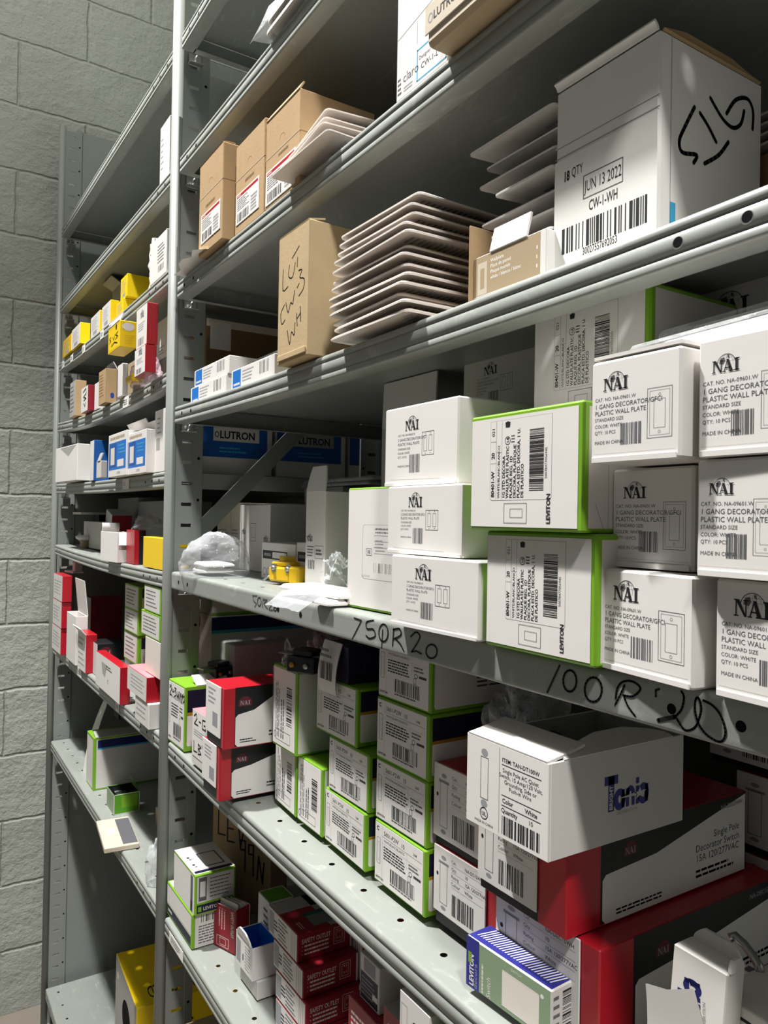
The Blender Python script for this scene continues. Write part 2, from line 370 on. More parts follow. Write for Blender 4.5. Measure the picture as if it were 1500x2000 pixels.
class Carton:
    """box with its front-left-bottom corner at x,y,z; local x along the shelf, y into it, z up"""
    def __init__(s, dim, name, label, cat='box', group=None, m='white', faces=None, yaw=0, rot=None, open_=False, c=.0008, inside=None, bodyname='carton_body', top_in=.0):
        x, y, z, w, d, h = dim; s.w, s.d, s.h = w, d, h; s.m = m
        s.root = empty(name, (x, y, z+.0004), yaw, rot); tag(s.root, label, cat, group)
        s.body = MB(); s.parts = [(bodyname, s.body, None, None)]
        F = faces or {}
        if not open_: s.body.box(0, 0, 0, w, d, h, m, F, c)
        else:
            t = .0022; i = inside or m
            b = s.body
            b.box(0, 0, 0, w, t, h, i, dict(F, front=F.get('front', m), right=F.get('right', m), left=F.get('left', m), edge=m), .0005)
            b.box(0, d-t, 0, w, d, h, i, dict(F, back=F.get('back', m), edge=m), .0005)
            b.box(0, t, 0, t, d-t, h, i, dict(left=F.get('left', m), top=m, edge=m), .0005)
            b.box(w-t, t, 0, w, d-t, h, i, dict(right=F.get('right', m), top=m, edge=m), .0005)
            b.box(t, t, 0, w-t, d-t, t, i, dict(bottom=m), .0004)
        s.front = s.face(s.body, 'front'); s.right = s.face(s.body, 'right'); s.top = s.face(s.body, 'top'); s.left = s.face(s.body, 'left'); s.bottom = s.face(s.body, 'bottom')
    def face(s, mb, side, e=0.0):
        w, d, h = s.w, s.d, s.h
        return {'front': Fr(mb, (0, -e, 0), (1, 0, 0), (0, 0, 1), w, h), 'right': Fr(mb, (w+e, 0, 0), (0, 1, 0), (0, 0, 1), d, h),
                'left': Fr(mb, (-e, d, 0), (0, -1, 0), (0, 0, 1), d, h), 'top': Fr(mb, (0, 0, h+e), (1, 0, 0), (0, 1, 0), w, d),
                'bottom': Fr(mb, (0, d, -e), (1, 0, 0), (0, -1, 0), w, d)}[side]
    def part(s, name, par=None):
        mb = MB(); s.parts.append((name, mb, par, None)); return mb
    def panel(s, name, side, x0, y0, x1, y1, m, t=.0008, frac=True):
        """a card or sticker lying on one side; returns its drawing frame"""
        mb = s.part(name); f = s.face(mb, side)
        if frac: x0, x1, y0, y1 = x0*f.w, x1*f.w, y0*f.h, y1*f.h
        q = [f.o+f.U*a+f.V*b for a, b in ((x0, y0), (x1, y0), (x1, y1), (x0, y1))]
        hi = [p+f.N*t for p in q]; lo = [p+f.N*.0001 for p in q]
        mb.mesh(lo+hi, [(4, 5, 6, 7), (0, 1, 5, 4), (1, 2, 6, 5), (2, 3, 7, 6), (3, 0, 4, 7)], m)
        return Fr(mb, hi[0], f.U, f.V, x1-x0, y1-y0)
    def flap(s, side, length, ang, m=None, name='top_flap', inset=.002, curl=0.0, taper=.0, mb=None):
        """flap hinged on a top edge; ang 0 = lying shut, 90 = upright, 180+ = folded outward"""
        m = m or s.m; mb = mb or s.part(name); w, d, h = s.w, s.d, s.h; n = 6
        if side in ('front', 'back'): L = w
        else: L = d
        inw = {'front': Vector((0, 1, 0)), 'back': Vector((0, -1, 0)), 'left': Vector((1, 0, 0)), 'right': Vector((-1, 0, 0))}[side]
        o = {'front': Vector((0, 0, h)), 'back': Vector((0, d, h)), 'left': Vector((0, 0, h)), 'right': Vector((w, 0, h))}[side]
        al = Vector((1, 0, 0)) if side in ('front', 'back') else Vector((0, 1, 0))
        pts = []; pos = Vector((0, 0)); a = ang
        for i in range(n+1):
            t = i/n; ins = inset+taper*t*t*L
            base = o+inw*pos.x+Vector((0, 0, pos.y))
            nr = (inw*(-math.sin(R_(a)))+Vector((0, 0, math.cos(R_(a)))))*.0011
            pts.append((base+al*ins+nr, base+al*(L-ins)+nr, base+al*(L-ins)-nr, base+al*ins-nr))
            a = ang+curl*(t+.5/n); pos = pos+Vector((math.cos(R_(a)), math.sin(R_(a))))*length/n
        flat = [p for q in pts for p in q]; fs = []
        for i in range(n):
            for k in range(4): fs.append((i*4+k, i*4+(k+1) % 4, (i+1)*4+(k+1) % 4, (i+1)*4+k))
        fs += [(0, 1, 2, 3), (n*4+3, n*4+2, n*4+1, n*4)]
        mb.mesh(flat, fs, m)
        return mb
    def tuck(s, side='front', hgt=.006, out=.004, m=None):
        """rounded tuck-in lower edge of a folding carton"""
        pass
    def done(s):
        for nm, mb, par, M in s.parts: 
            if mb.f: mb.build(nm, s.root)
        return s.root

def pb(uL, uR, vb, y0, z0, uE=None, d=None, vt=None, h=None, w=None):
    """box read off its front corners: columns uL,uR at row vb on the plane y0; uE is the column of the far end of its right side, vt the row of the front right top corner"""
    a = onY(uL, vb, y0).x; b = onY(uR, vb, y0).x if w is None else a+w
    if uE is not None: d = onX(uE, vb, b).y-y0
    if vt is not None: h = onY(uR, vt, y0).z-z0
    return (a, y0, z0, b-a, d, h)

# ================================================================== the room
def slab(name, x0, y0, z0, x1, y1, z1, m):
    b = MB(); b.box(x0, y0, z0, x1, y1, z1, m, c=.001); o = b.build(name); tag(o, kind='structure'); return o
slab('floor', -2.78, -2.4, -.1, 2.2, .75, 0, 'concrete')
slab('ceiling', -2.78, -2.4, 4.8, 2.2, .75, 4.9, 'ceilingpaint')
def wall(name, M, w, h):
    b = MB(); b.box(0, 0, -.1, w, h, 0, 'painted_block', c=.001); o = b.build(name); o.matrix_world = M; tag(o, kind='structure'); return o
# end wall beyond the shelving (local x along the wall, local y up)
wall('wall_left', Matrix(((0, 0, 1, -2.68), (1, 0, 0, -2.40), (0, 1, 0, .0), (0, 0, 0, 1))), 3.15, 4.8)
wall('wall_back', Matrix(((1, 0, 0, -2.68), (0, 0, -1, .62), (0, 1, 0, .0), (0, 0, 0, 1))), 4.88, 4.8)

# ================================================================== the shelving
BAYX = (-2.5655, -1.355, -.140)
DEP = .457
rack = empty('shelving_rack', (-1.355, .2, 0))
tag(rack, 'tall grey steel shelving rack of two bays with slotted posts, standing by the block wall', 'shelving')
RM = Matrix.Translation((1.355, -.2, 0))
def rpart(mb, name, parent=None):
    o = mb.build(name, parent or rack); 
    if parent is None: o.matrix_local = RM
    return o
POSTH = 2.83
def post(x, front=True):
    b = MB(); s = 1 if front else -1; y0 = 0 if front else DEP
    Y = lambda y: y0+s*y
    b.tube([(x, Y(.0025), 0), (x, Y(.0025), POSTH)], .0088, 'steel', 14)
    b.tube([(x-.0012, Y(.0005), 0), (x-.0012, Y(.0005), POSTH)], .0088, 'steel', 12)
    P = .0381; n = int(POSTH/P); xf = x+.003
    ya, yb, yc, yd = .009, .0215, .0405, .0455
    for i in range(n):
        z0 = i*P; z1 = z0+P; sa = z0+.0185; sb = sa+.0062
        for (a, c, e, g) in ((ya, z0, yb, z1), (yc, z0, yd, z1), (yb, z0, yc, sa), (yb, sb, yc, z1)):
            for dx in (0, -.0018):
                b.poly([(xf+dx, Y(a), c), (xf+dx, Y(e), c), (xf+dx, Y(e), g), (xf+dx, Y(a), g)], 'steel')
        for (a, c, e, g) in ((yb, sa, yc, sa), (yb, sb, yc, sb)):
            b.poly([(xf, Y(a), c), (xf, Y(e), g), (xf-.0018, Y(e), g), (xf-.0018, Y(a), c)], 'steel')
    b.box(xf-.004, min(Y(.0445), Y(.060)), 0, xf+.0012, max(Y(.0445), Y(.060)), POSTH, 'steel')
    f = Fr(b, (xf+.0012, 0, 0), (0, 1, 0), (0, 0, 1), 1, 3)
    for i in range(int(POSTH/.0762)): f.disc(Y(.0522), .03+i*.0762, .0028, .0028, 'hole', 1, 8)
    b.box(x-.02, min(Y(-.008), Y(.05)), 0, x+.02, max(Y(-.008), Y(.05)), .003, 'steel')
    return rpart(b, 'upright_post')
for x in BAYX:
    post(x); post(x, False)
b = MB(); b.box(BAYX[0]-.0015, .060, 0, BAYX[0]-.0003, DEP-.06, POSTH-.004, 'steel'); rpart(b, 'side_panel')
for i in (0, 1):
    b = MB(); b.box(BAYX[i]+.01, DEP+.0098, .1, BAYX[i+1]-.01, DEP+.0112, POSTH-.1, 'steel'); rpart(b, 'back_panel')
def strap(y0, z0, y1, z1, x):
    b = MB(); d = Vector((0, y1-y0, z1-z0)).normalized(); n = Vector((0, -d.z, d.y))*.015
    A, B = Vector((x, y0, z0)), Vector((x, y1, z1)); e = Vector((.0016, 0, 0))
    vs = [A-n, A+n, B+n, B-n]; b.mesh([p for p in vs]+[p+e for p in vs], [(0, 1, 2, 3), (7, 6, 5, 4), (0, 4, 5, 1), (1, 5, 6, 2), (2, 6, 7, 3), (3, 7, 4, 0)], 'steel')
    rpart(b, 'side_brace')
strap(.045, 1.558, .435, 1.955, BAYX[1]-.004)
strap(.045, .10, .435, .52, BAYX[1]-.004)
strap(.045, .10, .435, .52, BAYX[2]-.004)

SH = {}
class Shelf: pass
def shelf(key, bay, zl, zr, sag=0.0, ribs=True, marks=None, labels=(), holes=True):
    x0 = BAYX[bay]+.026; x1 = BAYX[bay+1]-.026
    if bay == 0: x0 = BAYX[0]+.030
    S = Shelf(); S.x0, S.x1 = x0, x1
    S.z = lambda x: zl+(zr-zl)*(x-x0)/(x1-x0)-sag*4*max(0, (x-x0)/(x1-x0))*max(0, 1-(x-x0)/(x1-x0))
    SH[key] = S; b = MB(); N = 16; xs = [x0+(x1-x0)*i/N for i in range(N+1)]
    g = .0016 if ribs else .0002
    lipP = [(.022, -.0300), (.002, -.0300), (.0004, -.0292), (0, -.0275), (.0002, -.0235), (g, -.0222), (.0002, -.0210), (.0002, -.0098), (g, -.0086), (.0002, -.0074), (0, -.0045), (.0008, -.0018), (.0026, -.0004), (.005, 0), (.0190, 0)]
    backP = [(.0430, 0), (.2, 0), (DEP-.015, 0), (DEP-.011, -.001), (DEP-.010, -.004), (DEP-.010, -.030), (DEP-.030, -.030)]
    for prof in (lipP, backP):
        pts = [(x, y, S.z(x)+z) for x in xs for (y, z) in prof]
        b.grid(pts, N+1, len(prof), 'steel_shelf', True)
    # front row of round holes in the deck
    r = .0038
    for i in range(N):
        cx = (xs[i]+xs[i+1])/2; cy = .031; hw = (xs[1]-xs[0])/2; hh = .012
        ring = [(cx+r*math.cos(R_(22.5+45*k)), cy+r*math.sin(R_(22.5+45*k))) for k in range(8)]
        sq = [(cx+hw, cy+hh*.5), (cx+hw*.3, cy+hh), (cx-hw*.3, cy+hh), (cx-hw, cy+hh*.5), (cx-hw, cy-hh*.5), (cx-hw*.3, cy-hh), (cx+hw*.3, cy-hh), (cx+hw, cy-hh*.5)]
        cor = {0: (cx+hw, cy+hh), 2: (cx-hw, cy+hh), 4: (cx-hw, cy-hh), 6: (cx+hw, cy-hh)}
        for k in range(8):
            k2 = (k+1) % 8; out = [sq[k]]+([cor[k]] if k in cor else [])+[sq[k2]]
            poly = [ring[k]]+out+[ring[k2]]
            b.poly([(p[0], p[1], S.z(p[0])) for p in poly], 'steel_shelf')
    # end flanges
    for x in (x0, x1):
        z = S.z(x); b.poly([(x, .001, z-.03), (x, DEP-.011, z-.03), (x, DEP-.011, z-.001), (x, .001, z-.001)], 'steel_shelf')
        d = .014 if x == x0 else -.014
        b.poly([(x, .02, z-.03), (x, DEP-.03, z-.03), (x+d, DEP-.03, z-.03), (x+d, .02, z-.03)], 'steel_shelf')
    # lip holes by the ends
    if holes:
        for dx in (.065, .113, .159):
            for x in (BAYX[bay]+dx, BAYX[bay+1]-dx):
                if dx > .15 and x < (x0+x1)/2: continue
                f = Fr(b, (x, .0002, S.z(x)-.0155), (1, 0, 0), (0, 0, 1), 1, 1)
                f.disc(0, -.0004, .0041, .0041, 'zinc', 1, 14); f.disc(0, 0, .0034, .0034, 'hole', 2, 14)
    if marks: marks(Fr(b, (0, 0, 0), (1, 0, 0), (0, 0, 1), 1, 1))
    S.o = rpart(b, 'shelf')
    for side, x in ((1, x0), (-1, x1)):
        c = MB(); z = S.z(x)-.03
        xa = x-.016*side; xb = x-.004*side
        c.box(min(xa, xb), .016, z-.013, max(xa, xb), .042, z-.0115, 'zinc', c=.0004)
        c.box(min(x-.0185*side, x-.0165*side), .018, z-.013, max(x-.0185*side, x-.0165*side), .040, z+.008, 'zinc', c=.0004)
        c.tube([(x-.010*side, .027, z-.012), (x-.006*side, .028, z-.004), (x-.005*side, .030, z+.0005)], .0022, 'zinc', 8)
        o = c.build('shelf_clip', S.o)
    for lb in labels: lb(S)
    return S
def lip_label(x, w=.030, h=.020, txt=None, seed=0):
    def f(S):
        m = MB(); z = S.z(x)-.026
        m.box(x-w/2, -.0009, z, x+w/2, -.0003, z+h, 'paper', c=.0001)
        q = Fr(m, (x-w/2, -.0009, z), (1, 0, 0), (0, 0, 1), w, h)
        if txt: q.text(txt, .1*w, .35*h, .35*h, 'ink')
        else: q.greek(.12*w, .2*h, .88*w, .8*h, 3, 'inkgrey', seed=seed)
        m.build('shelf_label', S.o)
    return f
def px_strokes(f, strokes, t, y=0.0, m='marker'):
    for st in strokes:
        pts = [(lambda q: (q.x, q.z))(onY(u, v, y)) for u, v in st]
        f.stroke(pts, t, m, 3)
def zc(pts, ox, oy, s): return [(ox+a/s, oy+c/s) for a, c in pts]
def ell(cx, cy, rx, ry, a0=90, a1=450, n=18): return [(cx+rx*math.cos(R_(a0+(a1-a0)*i/n)), cy-ry*math.sin(R_(a0+(a1-a0)*i/n))) for i in range(n+1)]
def marksE(f):
    F = lambda y: y
    q = lambda p: zc(p, 1200, 1300, 5)
    px_strokes(f, [[(1093, 1300), (1069, 1352)], ell(1113, 1330, 13, 21), ell(1159, 1347, 17, 24)], .0017)
    px_strokes(f, [q(spline([(10, 380), (60, 280), (100, 190)], 4)), q(spline([(15, 320), (30, 220), (80, 160), (160, 150), (235, 190), (250, 240), (180, 300), (90, 290)], 4)), q(spline([(90, 290), (130, 390), (205, 495)], 4)),
                   q([(405, 300), (405, 240), (440, 228)]), q(spline([(655, 250), (680, 310), (655, 430), (590, 500)], 4)),
                   q(spline([(610, 520), (690, 630), (780, 610), (825, 530), (850, 420), (825, 320), (795, 330), (790, 450), (835, 590), (920, 690), (1040, 745), (1085, 650), (1040, 490), (960, 390), (870, 340)], 4))], .0015)
    px_strokes(f, [q([(590, 500), (430, 535)])], .0028)
    r = lambda p: zc(p, 500, 1150, 5)
    px_strokes(f, [r([(960, 285), (1030, 310), (985, 400), (940, 490)]), r(spline([(1150, 308), (1080, 325), (1085, 390), (1145, 395), (1165, 460), (1110, 485), (1075, 455)], 4)), r(ell(1245, 430, 45, 85)), r([(1237, 400), (1228, 580)]),
                   r([(1345, 390), (1333, 555)]), r(spline([(1340, 400), (1400, 390), (1415, 450), (1345, 490)], 4)), r(spline([(1365, 490), (1410, 540), (1445, 610)], 3))], .0017)
    s = lambda p: zc(p, 660, 700, 2.778)
    px_strokes(f, [s(spline([(395, 1510), (425, 1485), (445, 1515), (400, 1592)], 4)), s([(400, 1592), (425, 1588), (452, 1602)]), s(ell(508, 1590, 30, 38))], .0017)
    k = lambda p: zc(p, 310, 800, 3.333)
    px_strokes(f, [k([(640, 1212), (612, 1210), (618, 1245), (636, 1262), (625, 1285)]), k(ell(655, 1250, 12, 28)), k([(680, 1230), (675, 1285)]), k(spline([(680, 1235), (705, 1240), (685, 1262), (708, 1295)], 3)), k(spline([(720, 1255), (738, 1262), (718, 1300), (745, 1305)], 3)), k(ell(758, 1298, 9, 12))], .0016, m='inkgrey')
    for x in (-.8161, -.8803):
        g = Fr(f.mb, (x, 0, 1.4845), (1, 0, 0), (0, 0, 1), 1, 1); g.disc(0, 0, .0036, .0036, 'hole', 3, 14)
# left (far) bay, top to bottom
shelf('S1', 0, 2.496, 2.463); shelf('S2', 0, 2.258, 2.238)
shelf('S3', 0, 2.073, 2.055, .006, labels=[lip_label(-2.46, .04), lip_label(-2.32, .036, seed=1), lip_label(-2.15, .036, seed=2), lip_label(-1.93, .036, seed=3), lip_label(-1.84, .03, seed=4)])
shelf('S4', 0, 1.885, 1.866, .014, labels=[lip_label(-1.68, .05, .022, seed=5)])
shelf('S5', 0, 1.694, 1.682, .004, labels=[lip_label(-1.665, .055, .022, '112')])
shelf('S6', 0, 1.505, 1.4985, .006)
shelf('S7', 0, 1.198, 1.2005, .002, labels=[lip_label(-2.12, .06, .022, seed=7), lip_label(-1.70, .03, .018, seed=8)])
shelf('S8', 0, .894, .8935, .002); shelf('S9', 0, .128, .128)
# near bay
shelf('A', 1, 2.463, 2.463); shelf('B', 1, 2.240, 2.240, .001); shelf('C', 1, 2.0165, 2.0165, .001)
shelf('D', 1, 1.7945, 1.7945, .0065); shelf('E', 1, 1.5015, 1.5015, .001, False, marksE)
shelf('F', 1, 1.2005, 1.2005, .008, labels=[])
shelf('G', 1, .8915, .8915, .003, labels=[lip_label(-1.262, .075, .018, seed=11)])
shelf('H', 1, .560, .560); shelf('J', 1, .128, .128)
Z = lambda k, x: SH[k].z(x)

# ================================================================== printing found on the boxes
def nai_logo(f, cx, by, w, m='ink', globe=True):
    """round globe rising behind three serif capitals; by = baseline of the letters"""
    H = w/2.45; x0 = cx-w/2
    if globe:
        gx, gy, r = cx+.01*w, by+H*.62, .335*w
        f.ring(gx, gy, r, r, .016*w, m, -12, 192, 2, 40)
        for k in (.35, .72): f.ring(gx, gy, r*k, r, .006*w, 'inkgrey', -10, 190, 2, 30)
        f.line(gx, gy, gx, gy+r, .006*w, 'inkgrey', 2)
        for k in (.3, .62): 
            q = math.sqrt(1-k*k)*r; f.line(gx-q, gy+r*k, gx+q, gy+r*k, .006*w, 'inkgrey', 2)
        f.poly([(gx-.75*r, gy+.15*r), (gx-.3*r, gy+.05*r), (gx-.1*r, gy+.4*r), (gx-.25*r, gy+.72*r), (gx-.6*r, gy+.6*r)], 'inkgrey', 2)
        f.poly([(gx+.1*r, gy+.7*r), (gx+.35*r, gy+.55*r), (gx+.3*r, gy+.86*r), (gx+.12*r, gy+.92*r)], 'inkgrey', 2)
    def P(pts, ox): f.poly([(x0+(ox+a)*H, by+b*H) for a, b in pts], m, 5)
    Rc = lambda a, b, c, d, ox: P([(a, b), (c, b), (c, d), (a, d)], ox)
    Rc(.12, 0, .20, 1, 0); Rc(0, 0, .32, .07, 0); Rc(0, .93, .25, 1, 0); P([(.10, 1), (.36, 1), (.86, 0), (.72, 0)], 0); Rc(.78, 0, .86, 1, 0); Rc(.66, .93, .98, 1, 0)
    P([(.10, 0), (.18, 0), (.46, .86), (.42, 1)], .93); P([(.36, 1), (.56, 1), (.92, 0), (.64, 0)], .93); Rc(.22, .28, .70, .36, .93); Rc(0, 0, .30, .07, .93); Rc(.54, 0, 1.0, .07, .93)
    Rc(.13, 0, .36, 1, 1.93); Rc(0, 0, .49, .08, 1.93); Rc(0, .92, .49, 1, 1.93)
def nai_one_gang(f, seed=1):
    w, h = f.w, f.h
    nai_logo(f, .30*w, .70*h, .29*w)
    T = lambda s, y, k, b=0: f.text(s, .055*w, y*h, k*h, 'inkgrey', b)
    T('CAT. NO. NA-09601.W', .605, .034); T('1 GANG DECORATOR/GFCI', .535, .044); T('PLASTIC WALL PLATE', .468, .044)
    T('STANDARD SIZE', .408, .033); T('COLOR: WHITE', .345, .033); T('QTY: 10 PCS', .283, .033); T('MADE IN CHINA', .185, .033)
    f.bars(.36*w, .165*h, .60*w, .37*h, 'inkgrey', seed, n=16)
    f.outline(.655*w, .20*h, .915*w, .66*h, .004*w, 'inkgrey'); f.outline(.68*w, .225*h, .89*w, .635*h, .003*w, 'inklight')
    f.outline(.725*w, .29*h, .845*w, .555*h, .003*w, 'inkgrey')
    for yy in (.255, .595): f.ring(.785*w, yy*h, .012*w, .012*w, .003*w, 'inkgrey', n=8)
    f.line(.04*w, .09*h, .95*w, .09*h, .002*w, 'inklight')
def nai_two_gang(f, seed=1):
    w, h = f.w, f.h
    nai_logo(f, .40*w, .69*h, .19*w)
    T = lambda s, y, k: f.text(s, .2*w, y*h, k*h, 'inkgrey')
    T('CAT. NO. NA-09602.W', .625, .026); T('2 GANG DECORATOR/GFCI', .565, .034); T('PLASTIC WALL PLATE', .508, .034)
    T('STANDARD SIZE', .452, .026); T('COLOR: WHITE', .40, .026); T('QTY: 10 PCS', .35, .026); T('MADE IN CHINA', .235, .026)
    f.bars(.37*w, .16*h, .515*w, .385*h, 'inkgrey', seed, n=14)
    f.outline(.54*w, .36*h, .70*w, .645*h, .0035*w, 'inkgrey')
    for a in (.565, .632): f.outline(a*w, .41*h, (a+.042)*w, .6*h, .0025*w, 'inkgrey')
    for a in (.586, .653):
        for yy in (.385, .622): f.disc(a*w, yy*h, .004*w, .004*w, 'inkgrey')
    f.line(.1*w, .085*h, .78*w, .07*h, .0016*w, 'inklight')
def wallplate_label(f):
    """print of the green-edged wall plate cartons, set sideways"""
    w, h = f.w, f.h
    f.rrect(.20*w, .24*h, .785*w, .97*h, .02*w, 'inklight', 1, '1001'); f.rrect(.203*w, .243*h, .782*w, .967*h, .02*w, 'white', 2, '1001')
    g = f.sub(0, 0, h, w, 90)     # x runs up, y runs to the left
    Y = lambda x: -x*w
    def T(s, x, y0, size, m='ink', b=0.0, width=None): g.text(s, y0*h, Y(x), size*w, m, b, lay=4, width=width)
    T('80401-W', .245, .27, .032, 'ink', .02); T('20', .245, .62, .032, 'ink', .02); T('021', .245, .83, .028)
    T('WHITE/BLANC/BLANCO', .30, .26, .023)
    for s, x in (('1G STD DECORA', .352), ('WALLPLATE PLASTIC', .388), ('PLAQUE REG. 1D', .424), ('DECORA, PLASTIQUE', .460), ('PLACA ESTD. DECORA, 1 U.', .496), ('DE PLASTICO', .532)):
        T(s, x, .26, .026, 'ink', .015)
    f.line(.262*w, .25*h, .262*w, .965*h, .0025*w, 'inkgrey', 3); f.line(.318*w, .25*h, .318*w, .965*h, .002*w, 'inkgrey', 3)
    for yy in (.58, .78): f.line(.205*w, yy*h, .262*w, yy*h, .002*w, 'inkgrey', 3)
    f.line(.262*w, .68*h, .318*w, .68*h, .002*w, 'inkgrey', 3)
    f.ring(.375*w, .78*h, .026*w, .026*w, .004*w, 'ink', lay=4); g.text('UL', .765*h, Y(.388), .022*w, 'ink', .02, lay=4)
    f.poly([(.355*w, .90*h), (.395*w, .90*h), (.40*w, .945*h), (.375*w, .955*h), (.35*w, .945*h)], 'ink', 4); f.greek(.41*w, .75*h, .45*w, .83*h, 3, 'ink', seed=3)
    fb = f.sub(0, 0, w, h); fb.N = f.N
    r = random.Random(5)
    yv = .32
    while yv < .86:
        t = r.choice((.004, .004, .008, .012)); f.rect(.585*w, yv*h, .715*w, (yv+t)*h, 'ink', 4); yv += t+r.choice((.004, .006, .009))
    g.text('50078477056945', .42*h, Y(.745), .02*w, 'inkgrey', lay=4)
    f.outline(.345*w, .035*h, .565*w, .215*h, .003*w, 'ink', 3); f.outline(.405*w, .085*h, .525*w, .165*h, .0025*w, 'ink', 3)
    g.text('LEVITON', .035*h, Y(.775), .033*w, 'ink', .03, lay=4)
def outlet_end_label(f, code='5601-P2W', seed=0, note=True):
    w, h = f.w, f.h
    f.text(code, .19*w, .845*h, .075*h, 'ink'); f.text('10', .56*w, .835*h, .075*h, 'ink'); f.text('144', .80*w, .835*h, .055*h, 'ink')
    f.line(.16*w, .81*h, .97*w, .80*h, .003*w, 'inkgrey'); f.line(.16*w, .03*h, .16*w, .97*h, .0025*w, 'inklight')
    f.text('WHITE/BLANC/BLANCO', .19*w, .735*h, .042*h, 'inkgrey'); f.line(.16*w, .70*h, .97*w, .69*h, .002*w, 'inklight'); f.line(.68*w, .52*h, .68*w, .81*h, .002*w, 'inklight')
    f.greek(.19*w, .43*h, .68*w, .67*h, 5, 'ink', .5, seed, .2); f.greek(.72*w, .56*h, .96*w, .67*h, 2, 'inkgrey', .5, seed+1)
    f.ring(.76*w, .50*h, .03*w, .035*h, .007*w, 'ink', n=12); f.greek(.82*w, .47*h, .97*w, .53*h, 1, 'ink', .7, seed+2, .1); f.outline(.71*w, .36*h, .76*w, .46*h, .006*w, 'inkgrey')
    f.outline(.34*w, .12*h, .84*w, .35*h, .004*w, 'inkgrey'); f.bars(.345*w, .13*h, .835*w, .34*h, 'ink', seed+5, n=20)
    f.greek(.34*w, .07*h, .8*w, .11*h, 1, 'inkgrey', .6, seed+4, .1)
    f.rrect(.035*w, .30*h, .12*w, .76*h, .02*w, 'inklight', 1); f.rrect(.045*w, .31*h, .11*w, .75*h, .02*w, 'white', 2); f.outline(.055*w, .36*h, .10*w, .68*h, .004*w, 'inklight', 3)
    f.ring(.065*w, .91*h, .026*w, .03*h, .012*w, 'darknavy', 40, 320); f.text('LEVITON', .02*w, .045*h, .035*h, 'ink', .03, width=.17*w)
def green_carton(dim, label, group=None, code='5601-P2W', seed=0, yaw=0, band=True, cat='box', name='outlet_carton', top='green', lines=True):
    c = Carton(dim, name, label, cat, group, 'green', yaw=yaw, c=.0012)
    p = c.panel('end_label', 'front', .018, .035, .962, .965, 'white', .0004)
    outlet_end_label(p, code, seed)
    s = c.right; w, h = s.w, s.h
    if band:
        s.rrect(.0045, .08*h, w-.003, .94*h, .003, 'white', 1)
        s.rect(.0045, .60*h, w-.003, .94*h, 'darknavy', 2); s.rect(.0045, .55*h, w-.003, .60*h, 'gold', 2)
        s.greek(.3*w, .22*h, .9*w, .36*h, 3, 'inkgrey', .45, seed)
    else:
        s.rrect(.0045, .06*h, w-.003, .95*h, .003, 'white', 1)
        if lines: s.greek(.3*w, .3*h, .95*w, .5*h, 3, 'inkgrey', .45, seed)
    return c
def side_logo_cap(f, cx, cy, r):
    f.poly([(cx+r*math.cos(R_(a)), cy+r*math.sin(R_(a))) for a in range(0, 181, 20)]+[(cx-r, cy-.35*r), (cx+r, cy-.35*r)], 'maroon', 3)
    nai_logo(f, cx, cy-.2*r, 1.5*r, 'inklight', False)
def red_switch_carton(dim, label, group=None, code='NA-DS15WH', lines=('Single Pole', 'Decorator Switch', '15A 120/277VAC'), yaw=0, seed=0, name='switch_carton', hang=.10, bare=False, cat='box', open_=False, lab=.94):
    """red tray with black band, white side panel and a white card hanging down the front"""
    c = Carton(dim, name, label, cat, group, 'red', dict(top='red', bottom='black'), yaw, c=.0012)
    w, d, h = c.w, c.d, c.h; mb = c.part('end_label'); c.front.rect(.001, .001, w*lab, h*.6, 'black', 1)
    x0, x1, z0, z1 = -.001, w*lab, hang*h, h
    mb.box(x0, -.0022, z0, x1, -.0006, z1, 'white', c=.0004)
    f = Fr(mb, (x0, -.0022, z0), (1, 0, 0), (0, 0, 1), x1-x0, z1-z0)
    if not bare:
        W, H = f.w, f.h
        f.outline(.13*W, .16*H, .28*W, .78*H, .006*W, 'inkgrey'); f.rect(.10*W, .76*H, .31*W, .80*H, 'inklight'); f.disc(.205*W, .86*H, .05*W, .03*H, 'inklight'); f.disc(.205*W, .10*H, .05*W, .03*H, 'inklight')
        f.disc(.08*W, .58*H, .02*W, .03*H, 'ink')
        for k, (a, b) in enumerate((('Cat.', code), ('Qty.', '10'), ('Rating', '15A 120/277VAC'), ('Colour', 'White'))):
            y = .86-.11*k; f.text(a, .36*W, y*H, .05*H, 'inkgrey'); f.text(b, .62*W, (y-.0)*H, .05*H, 'ink'); f.line(.36*W, (y-.03)*H, .96*W, (y-.03)*H, .003*W, 'inklight')
        f.bars(.38*W, .08*H, .80*W, .40*H, 'ink', seed+3, n=16)
    s = c.right; W, H = s.w, s.h
    s.rect(.16*W, .03*H, W*.995, H*.995, 'black', 1)
    s.poly([(.17*W+.004, .02*H), (.99*W, .02*H), (.99*W, .97*H if seed % 2 else .80*H), (.45*W, .60*H), (.17*W+.004, .55*H), (.17*W, .55*H-.004), (.17*W, .02*H+.004)], 'white', 2)
    side_logo_cap(s, .31*W, .72*H, .10*H*1.2)
    s.text(code, .97*W, .86*H, .055*H, 'inklight', .01, 'R')
    for i, t in enumerate(lines): s.text(t, .95*W, (.56-.12*i)*H, .085*H, 'ink', .0, 'R', lay=3)
    s.greek(.24*W, .07*H, .5*W, .15*H, 2, 'inkgrey', .5, seed)
    s.greek(.68*W, .12*H, .95*W, .24*H, 2, 'inkgrey', .5, seed+1)
    return c
